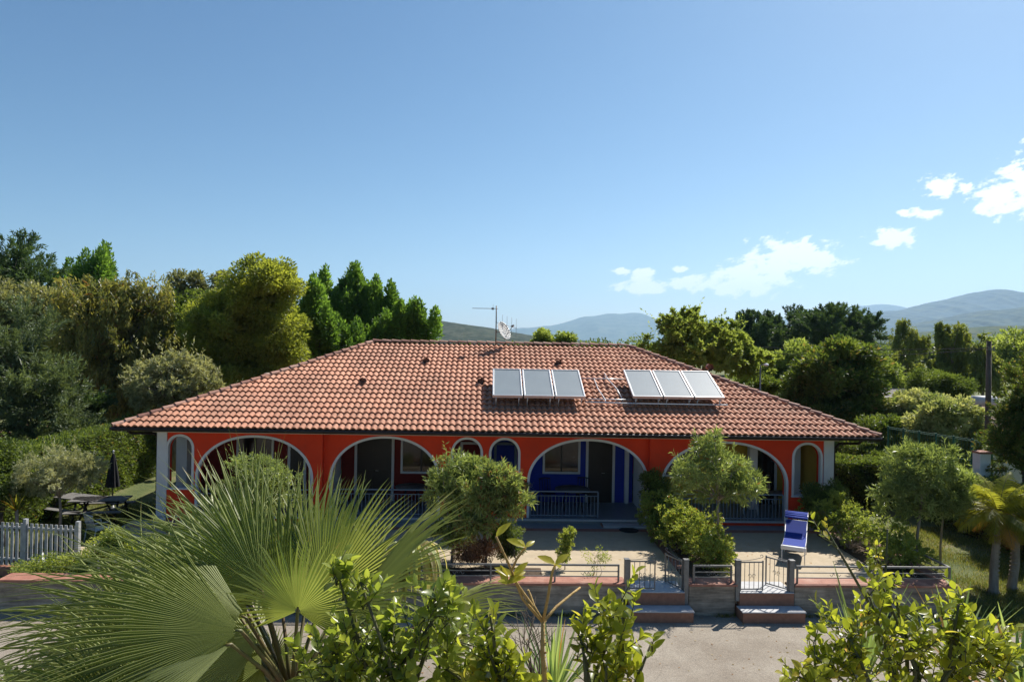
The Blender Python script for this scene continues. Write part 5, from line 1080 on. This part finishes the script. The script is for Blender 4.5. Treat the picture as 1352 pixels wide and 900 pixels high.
# grass on the right lawn and by the left fence
def grass(name, label, n, reg, seed, h=.09):
    rng = np.random.default_rng(seed); x = rng.uniform(reg[0], reg[1], n); y = rng.uniform(reg[2], reg[3], n); keep = (np.sin(x * 2.1 + 1) * np.sin(y * 1.7) + rng.normal(size=n) * .5) > -.35
    x, y = x[keep], y[keep]; m_ = len(x); P = np.stack([x, y, np.full(m_, ZS)], 1); D = unit(np.stack([rng.normal(size=m_) * .4, rng.normal(size=m_) * .4, np.ones(m_)], 1)); Nn = rdir(rng, m_)
    V_, F_ = leaf_quads(P, D, Nn, h * rng.uniform(.5, 1.5, m_), np.full(m_, .012)); o = np_mesh(name, V_, F_, LM['grass'], tint=rng.random(m_), dry=(rng.random(m_) < .3) * rng.random(m_)); tag(o, label, 'grass', kind='stuff')
grass('lawn_grass', 'patchy sunlit grass of the right lawn', 60000, (11.9, 16.8, 13.5, 24), 1); grass('lawn_grass', 'mown grass around the picnic tables on the left', 30000, (-15.2, -11, 19.3, 27), 2)
# ================================================================ FOREGROUND
# ---- the big fan palm
def frond(rt, hub, tip, nrm, nseg=44, spread=118, split=.5, cup=.12, droop=.16, mat='palm', seed=0, taper=.72, dryf=0.0, crown=None, narrow=1.0, stalk=.016):
    rng = np.random.default_rng(seed); off = Vector(rt.location); hub = Vector(hub) - off; tip = Vector(tip) - off
    mid = (tip - hub); Rr = mid.length; mid.normalize(); nrm = Vector(nrm); nrm = (nrm - mid * nrm.dot(mid)).normalized(); sd = mid.cross(nrm)
    hb, md, nn, ss = (np.array(v) for v in (hub, mid, nrm, sd)); V_, F_, T_, D_ = [], [], [], []; sp = R(spread); dth = 2 * sp / nseg; tn = rng.random()
    rads = [.03, .14, .28, .42, .55, .68, .80, .90, 1.0]
    for i in range(nseg):
        th = -sp + (i + .5) * dth; Ri = Rr * (taper + (1 - taper) * math.cos(th * .75)) * rng.uniform(.95, 1.04); rs = split * rng.uniform(.9, 1.1) * (1 - .25 * abs(th) / sp)
        base = len(V_); tw = rng.normal() * .4; dr = droop * rng.uniform(.4, 2.6); bend = rng.normal() * .035; seg_t = np.clip(.5 * tn + .5 * rng.random() + .0, 0, 1); kink = rng.random() < .25
        for r in rads:
            hw = min(r, rs) * math.tan(dth / 2) * Ri
            if r > rs: hw *= max(.03, 1 - ((r - rs) / (1.001 - rs)) ** 1.2)
            t2 = th + bend * max(0, r - rs) * 3; dirc = md * math.cos(t2 * narrow) + ss * math.sin(t2 * narrow)
            c = hb + dirc * (r * Ri) + nn * (-cup * Rr * (th / sp) ** 2 * r - .10 * Rr * r * r)
            e_ = max(0, r - rs) / (1 - rs); c = c + np.array([0, 0, -1]) * (dr * Ri * e_ ** 2 * (1.6 if kink else 1))
            tang = -md * math.sin(t2 * narrow) + ss * math.cos(t2 * narrow); fold = hw * (1.1 if r > rs else .85)
            tang2 = tang * math.cos(tw * e_) + nn * math.sin(tw * e_)
            V_ += [c - tang2 * hw, c + nn * fold, c + tang2 * hw]
        for k in range(len(rads) - 1):
            a = base + 3 * k; F_ += [(a, a + 1, a + 4, a + 3), (a + 1, a + 2, a + 5, a + 4)]; q = max(dryf, np.clip((rads[k] - rng.uniform(.80, .95)) * 5, 0, .9) if rng.random() < .7 else dryf); T_ += [seg_t * .35, .6 + .4 * seg_t]; D_ += [q, q]  # pleat shading put into the tint: one side dark, the other light
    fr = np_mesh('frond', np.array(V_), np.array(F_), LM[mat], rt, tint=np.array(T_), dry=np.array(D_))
    # the stalk
    s = MB(); rr = random.Random(seed)
    if crown is not None:
        c0 = Vector(crown) - off; m_ = c0.lerp(hub, .5) + Vector((0, 0, .03)); s.tube([c0, m_, hub, hub + mid * .03 * 1], [stalk * 1.2, stalk * .8, stalk * .6, stalk * .4], 8)
    s.build('stalk', M['petiole'], fr); return fr
pc = at(385, 925, 4.5); palm = empty('fan_palm', (pc.x, 4.5, ZS), 0, 'large fan palm with pleated fronds filling the lower left foreground', 'palm')
s = MB(); H_ = pc.z - ZS; s.tube([(0, 0, -.05), (.02, 0, .3), (0, 0, H_ * .5), (0, 0, H_ + .1)], [.26, .17, .14, .13], 16)
rr = random.Random(3)
for k in range(70):
    a = k * 2.4; z = H_ * (.25 + .75 * k / 70) ; d = Vector((math.cos(a), math.sin(a), 0)); p0 = d * .12 + Vector((0, 0, z)); s.tube([p0, p0 + d * .06 + Vector((0, 0, .12)), p0 + d * .09 + Vector((0, 0, .2))], [.03, .022, .008], 5)
s.build('trunk', M['bark'], palm)
cz = tuple(pc)
FR = [ # hub(px,py,Y) tip(px,py,Y) normal nseg spread split cup droop mat seed taper
 ((393, 806, 4.25), (400, 700, 4.10), (0, -1, .35), 56, 128, .46, .05, .05, 'palm', 1, .92),
 ((372, 800, 4.75), (300, 610, 4.95), (.15, -1, .1), 40, 52, .50, .05, .04, 'palm', 2, .9),
 ((405, 790, 4.95), (395, 612, 5.1), (-.1, -1, .1), 40, 50, .52, .05, .04, 'palm', 3, .9),
 ((425, 790, 4.7), (492, 612, 4.85), (-.25, -1, .1), 44, 58, .55, .05, .04, 'palm', 4, .88),
 ((345, 778, 4.55), (140, 642, 4.3), (.2, -.95, .4), 52, 60, .36, .10, .07, 'palm', 5, .92),
 ((318, 832, 3.85), (-60, 770, 3.45), (.15, -.65, .9), 60, 50, .40, .14, .08, 'palm', 6, .97),
 ((325, 815, 4.2), (10, 700, 4.3), (.2, -.7, .8), 44, 36, .40, .12, .10, 'palmpale', 35, .95),
 ((305, 850, 3.8), (20, 888, 3.35), (.0, -.45, 1), 48, 46, .42, .12, .16, 'palmpale', 7, .95),
 ((300, 868, 4.3), (60, 960, 4.0), (.1, -.6, 1), 40, 60, .4, .12, .2, 'palmpale', 41, .95),
 ((290, 815, 5.0), (60, 830, 5.2), (.1, -.5, 1), 40, 70, .42, .12, .16, 'palm', 42, .95),
 ((320, 770, 5.1), (250, 700, 4.9), (.1, -.8, .6), 36, 95, .45, .12, .15, 'palm', 43, .9),
 ((215, 850, 4.3), (-30, 745, 4.4), (.15, -.7, .8), 46, 62, .40, .12, .1, 'palm', 51, .92),
 ((200, 905, 3.9), (-60, 835, 3.7), (.1, -.6, .9), 48, 58, .40, .12, .12, 'palmpale', 52, .95),
 ((160, 945, 3.6), (-40, 880, 3.4), (.1, -.5, 1), 40, 80, .42, .12, .14, 'palm', 53, .92),
 ((230, 800, 5.4), (40, 775, 5.8), (.1, -.6, .9), 40, 85, .45, .12, .12, 'palmpale', 36, .9),
 ((345, 850, 4.5), (120, 965, 4.2), (.1, -.7, .8), 44, 70, .42, .12, .12, 'palmpale', 32, .92),
 ((330, 745, 5.0), (235, 612, 5.1), (.15, -1, .2), 36, 48, .5, .06, .05, 'palm', 33, .9),
 ((440, 860, 4.2), (520, 935, 4.0), (.1, -.7, .8), 36, 100, .42, .12, .16, 'palm', 34, .9),
 ((340, 850, 4.1), (60, 905, 3.9), (.1, -.6, .9), 44, 60, .45, .10, .12, 'palmpale', 21, .95),
 ((330, 860, 4.9), (120, 870, 5.2), (.1, -.5, 1), 40, 80, .45, .10, .14, 'palm', 22, .95),
 ((300, 760, 5.4), (150, 690, 5.6), (.1, -.8, .8), 40, 80, .45, .12, .12, 'palmpale', 23, .9),
 ((360, 870, 4.7), (420, 840, 4.9), (.1, -.8, .6), 34, 110, .4, .1, .15, 'palm', 24, .9),
 ((430, 830, 4.9), (540, 790, 5.1), (.1, -.8, .6), 40, 80, .45, .1, .12, 'palm', 25, .9),
 ((305, 850, 3.85), (30, 845, 3.5), (.0, -.5, 1), 52, 50, .45, .08, .12, 'palm', 7, .95),
 ((330, 800, 4.9), (205, 722, 5.0), (.1, -.9, .5), 36, 85, .45, .15, .15, 'palmpale', 8, .85),
 ((468, 800, 4.5), (603, 642, 4.35), (-.75, -.25, .8), 40, 62, .5, .12, .05, 'palm', 9, .85),
 ((560, 822, 4.35), (690, 778, 4.2), (.1, -.5, 1), 34, 42, .5, .15, .08, 'palmpale', 10, .9),
 ((580, 862, 4.2), (612, 800, 4.3), (0, -1, .4), 26, 130, .5, .05, .1, 'palmpale', 11, .85),
 ((345, 880, 4.2), (210, 905, 3.9), (0, -.6, .8), 36, 100, .4, .15, .22, 'palm', 13, .9),
 ((395, 890, 4.0), (420, 960, 3.7), (0, -1, .5), 32, 110, .4, .1, .2, 'palm', 14, .9),
 ((300, 790, 5.2), (190, 640, 5.6), (.1, -1, .3), 30, 60, .5, .1, .08, 'palm', 15, .9),
 ((250, 830, 4.6), (120, 790, 4.9), (.1, -.6, 1), 36, 90, .45, .1, .15, 'palmpale', 16, .9),
 ((470, 770, 5.2), (560, 700, 5.4), (.0, -.9, .5), 30, 60, .5, .1, .1, 'palmpale', 17, .9),
]
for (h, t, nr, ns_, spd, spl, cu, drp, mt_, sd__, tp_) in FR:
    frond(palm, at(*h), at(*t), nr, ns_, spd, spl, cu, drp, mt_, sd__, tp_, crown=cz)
# hanging old frond
sp = []; rr = random.Random(8); q = at(545, 722, 4.9)
for i in range(60):
    a = rr.uniform(0, 6.28); sp.append(((q.x - pc.x + .07 * math.cos(a), q.y - 4.5 + .06 * math.sin(a), q.z - ZS), (math.cos(a) * .5, math.sin(a) * .5, rr.uniform(-.2, .3)), rr.uniform(.25, .55), .034, 7, rr.random(), rr.choice((0, .35, .7))))
v, f_, t_, d_ = blade_mesh(sp); hang = np_mesh('hanging_frond', v, f_, LM['palmpale'], palm, tint=t_, dry=d_)
s = MB(); s.tube([Vector(cz) - palm.location, Vector(at(500, 800, 4.8)) - palm.location, Vector(q) - palm.location], [.02, .016, .012], 8); s.build('stalk', M['petiole'], hang)

# ---- broad leaved foreground shrubs
def big_leaves(P, D, Nn, L, W, curl):
    """each leaf: 5 cross sections folded along the midrib"""
    n = len(P); S = unit(np.cross(D, Nn)); U_ = unit(np.cross(S, D)); ts = [0, .14, .38, .66, .88, 1.0]; ws = [.05, .55, 1.0, .86, .42, .03]; rows = []
    for t, w in zip(ts, ws):
        c = P + D * (L * t)[:, None] - U_ * (curl * L * t * t)[:, None]; h = (W * .5 * w)[:, None]; up_ = U_ * (h * .35); rows += [c - S * h + up_, c, c + S * h + up_]
    V_ = np.stack(rows, 1).reshape(-1, 3); F_ = []
    for k in range(5): a = 3 * k; F_ += [(a, a + 1, a + 4, a + 3), (a + 1, a + 2, a + 5, a + 4)]
    F_ = np.array(F_); F_ = (F_[None] + (np.arange(n) * 18)[:, None, None]).reshape(-1, 4); return V_, F_
def leafy(name, label, cat, Y, lobes, stems_from, nt, per, L, mat, seed, aspect=.58, yel=.08, limbs=5, group=None, tl=.16, upb=.5, fruit=0, stemmat='twig'):
    rng = np.random.default_rng(seed); rr = random.Random(seed); l = np.array(LB(Y, *lobes, dep=.8)); base = Vector(at(stems_from[0], stems_from[1], Y)); root = Vector((base.x, Y, ZS)); rt = empty(name, tuple(root), 0, label, cat, group)
    s = MB(); b0 = base - root; s.tube([(0, 0, 0), (.03, .02, b0.z * .5), b0], [.05, .035, .026], 8)
    tips = []; tgt = []
    for k in range(limbs * 1):
        i = rr.randrange(len(l)) if k >= len(l) else k; c = Vector(l[i][:3]) - root; e = c + Vector((rr.uniform(-.5, .5) * l[i][3], rr.uniform(-.5, .5) * l[i][4], rr.uniform(0, .6) * l[i][5])); m1 = b0.lerp(e, .5) + Vector((rr.uniform(-.1, .1), rr.uniform(-.1, .1), .03)); pts = [b0 - Vector((0, 0, .02)), b0.lerp(m1, .5), m1, m1.lerp(e, .5), e]; s.tube(pts, [.018, .014, .011, .008, .005], 6); tgt += [p for p in pts[1:]] + [m1.lerp(e, .25), m1.lerp(e, .75)]
    pr = l[:, 3] * l[:, 5]; pr = pr / pr.sum(); P, D, Nn, Ls, Ti, Dr = [], [], [], [], [], []; fr = MB()
    for k in range(nt):
        i = rng.choice(len(l), p=pr); d = rdir(rng, 1)[0]; c = l[i, :3] + d * l[i, 3:] * rng.random() ** .4 - np.array(root); cv = Vector(c); tg = min(tgt, key=lambda q: (q - cv).length + (0 if q.z < cv.z else .15))
        grow = (cv - tg).normalized() * .5 + Vector((rr.uniform(-.4, .4), rr.uniform(-.4, .4), upb)); grow.normalize(); end = cv + grow * tl * .5; mid = cv - grow * tl * .5; s.tube([tg, tg.lerp(mid, .6) + Vector((0, 0, .01)), mid, end], [.004, .0035, .003, .0018], 5)
        tw = rng.random(); yy = rng.random() < yel
        for q in range(per):
            t = (q + .5) / per; a = q * 2.4 + rr.random(); pp = mid.lerp(end, t); sd_ = grow.orthogonal().normalized(); s2 = grow.cross(sd_); ld = (sd_ * math.cos(a) + s2 * math.sin(a)) * (1.05 - .55 * t) + grow * (.25 + .8 * t) + Vector((0, 0, .1)); ld.normalize()
            P.append(pp); D.append(ld); nn_ = (grow - ld * grow.dot(ld)); Nn.append(nn_ + Vector((rr.uniform(-.4, .4), rr.uniform(-.4, .4), rr.uniform(-.1, .5)))); Ls.append(L * rr.uniform(.55, 1.2) * (1.05 - .35 * t)); Ti.append(min(1, max(0, .35 * tw + .3 * t + .4 * rr.random()))); Dr.append(rr.uniform(.5, 1) if yy and rr.random() < .7 else (rr.uniform(.2, .7) if rr.random() < .04 else 0))
        if k < fruit: fr.lathe(end - Vector((0, 0, .05)), [(.002, -.03), (.018, -.022), (.026, 0), (.02, .02), (.003, .03)], 12)
    P, D, Nn, Ls = np.array(P), np.array(D), np.array(Nn), np.array(Ls); V_, F_ = big_leaves(P, unit(D), unit(Nn), Ls, Ls * aspect * rng.uniform(.8, 1.15, len(P)), rng.uniform(-.05, .35, len(P)))
    np_mesh('foliage', V_, F_, LM[mat], rt, tint=np.repeat(Ti, 10), dry=np.repeat(Dr, 10), smooth=True); s.build('branches', M[stemmat], rt)
    if fruit: fr.build('fruits', M['lemon'], rt)
    return rt
M['lemon'] = surf('ripening_fruit', (.62, .38, .03), (.50, .42, .04), rough=.4)
FG = 'leafy citrus shrubs below the viewpoint'
leafy('citrus_shrub', 'leafy citrus shrub in front of the fan palm trunk', 'shrub', 3.5, [(490, 840, 70, 50), (440, 870, 50, 50), (560, 830, 50, 45), (470, 780, 30, 25), (590, 790, 35, 25), (520, 900, 100, 50), (450, 760, 12, 20), (620, 870, 50, 60)], (520, 980), 150, 9, .084, 'citrusdark', 1, yel=.05, group=FG, limbs=9)
leafy('citrus_shrub', 'tall bright citrus shoot right of the ochre bare stem', 'shrub', 3.4, [(800, 830, 34, 40), (820, 790, 22, 28), (795, 880, 48, 30), (850, 860, 26, 30), (775, 850, 20, 30)], (810, 980), 36, 8, .09, 'citrus', 2, yel=.10, group=FG, limbs=6)
leafy('citrus_shrub', 'yellow green citrus sprigs left of the ochre bare stem', 'shrub', 3.3, [(650, 860, 26, 30), (685, 890, 34, 24), (640, 820, 14, 20), (660, 900, 50, 20)], (670, 980), 34, 7, .09, 'citrus', 3, yel=.2, group=FG, limbs=4)
leafy('citrus_shrub', 'wide yellow green citrus bush in the lower right corner', 'shrub', 3.4, [(1130, 850, 60, 50), (1200, 830, 60, 50), (1270, 850, 60, 45), (1160, 790, 25, 25), (1190, 800, 30, 30), (1100, 880, 55, 34), (1260, 810, 30, 30), (1300, 880, 60, 40), (1200, 890, 110, 30), (1320, 860, 30, 30), (1060, 895, 40, 14)], (1200, 990), 150, 8, .076, 'citrus', 4, yel=.07, group=FG, limbs=12, fruit=3)
leafy('citrus_shrub', 'slender twig with pale leaves beside the right gate', 'shrub', 4.2, [(1150, 740, 26, 34), (1080, 700, 18, 16), (1165, 700, 12, 10), (1175, 770, 16, 20)], (1185, 930), 16, 6, .06, 'citrus', 5, yel=.2, group=FG, limbs=4)
# ---- bare ochre branching stem with a few terminal leaves
Y0 = 3.2
def stem_plant():
    b = at(720, 905, Y0); rt = empty('branching_stem', (b.x, Y0, ZS), 0, 'thick ochre bare stem forking into leaf tipped branches', 'shrub'); off = rt.location
    A = lambda px, py, dy=0: Vector(at(px, py, Y0 + dy)) - off
    s = MB(); fk = A(717, 818)
    s.tube([(0, 0, 0), (.02, 0, 2.2), A(720, 905), A(716, 860), fk], [.03, .018, .012, .0105, .009], 9)
    ends = [[A(700, 795), A(686, 775, -.05), A(678, 762, -.08)], [A(735, 800, .1), A(757, 782, .2), A(766, 775, .25)], [A(723, 790, -.02), A(729, 755, -.05), A(733, 745, -.05)], [A(705, 800), A(700, 785, .05), A(697, 778, .05)], [A(690, 790, -.02), A(672, 745, -.1), A(655, 708, -.15)]]
    for e in ends: s.tube([fk - Vector((0, 0, .01))] + e, [.0082] + [.007, .006, .005][:len(e)], 7)
    e2 = [A(676, 752, -.1), A(682, 738, -.12), A(694, 722, -.12)]; s.tube(e2, .0055, 6)
    rr = random.Random(2)
    for k in range(26):
        t = rr.random(); p = fk.lerp(A(720, 905), t); a = rr.uniform(0, 6.28); s.tube([p, p + Vector((math.cos(a) * .017, math.sin(a) * .017, .006))], [.004, .001], 5)
    s.build('stem', M['yellowstem'], rt); P, D, Nn, Ls = [], [], [], []
    for (tip, n_) in ((A(678, 762, -.08), 5), (A(733, 745, -.05), 3), (A(694, 722, -.12), 3), (A(655, 708, -.15), 1), (A(670, 770, -.1), 4)):
        for i in range(n_):
            a = i * 2.1 + rr.random(); P.append(tip); D.append((math.cos(a) * .8, math.sin(a) * .5, rr.uniform(.1, 1))); Nn.append((rr.uniform(-.5, .5), -.6, 1)); Ls.append(rr.uniform(.06, .1))
    P, D, Nn, Ls = np.array([tuple(p) for p in P]), unit(np.array(D)), unit(np.array(Nn)), np.array(Ls); V_, F_ = big_leaves(P, D, Nn, Ls, Ls * .42, np.full(len(P), .2)); np_mesh('leaves', V_, F_, LM['citrus'], rt, tint=np.full(len(F_), .9), dry=np.repeat(np.random.default_rng(1).uniform(.2, .8, len(P)), 10), smooth=True)
stem_plant()
# thin dry twigs
def twigs():
    b = at(708, 900, 3.9); rt = empty('bare_shrub', (b.x, 3.9, ZS), 0, 'thin leafless dark twigs behind the ochre stem', 'shrub'); off = rt.location; s = MB(); rr = random.Random(6)
    for i in range(9):
        top = Vector(at(705 + rr.uniform(-50, 50), rr.uniform(780, 840), 3.9 + rr.uniform(-.2, .2))) - off; bs = Vector(at(708 + rr.uniform(-8, 8), 910, 3.9)) - off; mid = bs.lerp(top, .5) + Vector((rr.uniform(-.06, .06), 0, 0)); s.tube([bs, mid, top], [.005, .0035, .0015], 5)
        for k in range(3): p = bs.lerp(top, rr.uniform(.4, .9)); s.tube([p, p + Vector((rr.uniform(-.12, .12), rr.uniform(-.05, .05), rr.uniform(.05, .14)))], [.002, .001], 4)
    s.tube([(0, 0, 0), (0.02, 0, 2), Vector(at(708, 912, 3.9)) - off], [.02, .014, .008], 6); s.build('branches', M['bark'], rt)
twigs()
# strap leaved plants standing at the foot of the wall below
def strap(label, px, py, Y, n, L, W, dr, seed, el, mat='strap', dry=.1):
    p = at(px, py, Y); rosette('yucca', label, 'yucca', p.x, Y, p.z, n, L, W, mat, dr, seed, el, 'strap leaved plants in the foreground', dry, trunk=.05)
strap('narrow leaved yucca behind the thin bare twigs', 730, 925, 4.4, 40, .55, .028, .25, 11, (40, 88))
strap('narrow leaved yucca rising through the right citrus bush', 1140, 900, 3.9, 26, .62, .022, .3, 12, (45, 85))
strap('narrow leaved yucca behind the right part of the citrus bush', 1262, 880, 4.1, 30, .55, .022, .25, 13, (40, 85))
strap('broad strap plant with orange edged leaves at the right edge', 1345, 935, 3.6, 26, .55, .045, .35, 14, (30, 80), dry=.2)
# dense low ground planting in the shade below the palm
leafy('dark_shrub', 'dark leafy shrub in the bottom left under the fronds', 'shrub', 5.2, [(160, 900, 120, 34), (60, 905, 90, 30), (270, 905, 60, 30)], (180, 990), 120, 9, .09, 'oak', 9, yel=.02, limbs=6)

# ---- litter: fallen leaves on the paving and the street, weeds at the wall foot
rng = np.random.default_rng(77)
n = 420; P = np.stack([rng.uniform(-8, 11, n), np.concatenate([rng.uniform(13.0, 16.0, n // 2), rng.uniform(16.6, 20.5, n - n // 2)]), np.concatenate([np.full(n // 2, ZS + .012), np.full(n - n // 2, ZT + .012)])], 1)
a_ = rng.uniform(0, 6.28, n); D = np.stack([np.cos(a_), np.sin(a_), rng.uniform(0, .15, n)], 1); V_, F_ = leaf_quads(P, unit(D), np.tile([0., 0., 1.], (n, 1)), rng.uniform(.04, .10, n), rng.uniform(.015, .035, n))
tag(np_mesh('fallen_leaves', V_, F_, LM['feather'], tint=rng.random(n), dry=rng.uniform(.3, 1, n)), 'dry leaves scattered on the paving and street', 'litter', kind='stuff')
n = 2600; c = rng.uniform(-9, 11, 60)[rng.integers(0, 60, n)]; x = c + rng.normal(size=n) * .12; ok = ~(((x > 3.2) & (x < 4.95)) | ((x > 5.9) & (x < 7.5))); x = x[ok]; n = len(x)
P = np.stack([x, 16.03 - rng.random(n) * .1, np.full(n, ZS)], 1); D = unit(np.stack([rng.normal(size=n) * .5, rng.normal(size=n) * .3 - .3, np.ones(n)], 1)); V_, F_ = leaf_quads(P, D, rdir(rng, n), rng.uniform(.03, .13, n), rng.uniform(.006, .02, n))
tag(np_mesh('weeds', V_, F_, LM['grass'], tint=rng.random(n), dry=(rng.random(n) < .4) * .8), 'tufts of weeds along the foot of the terrace wall', 'weeds', kind='stuff')
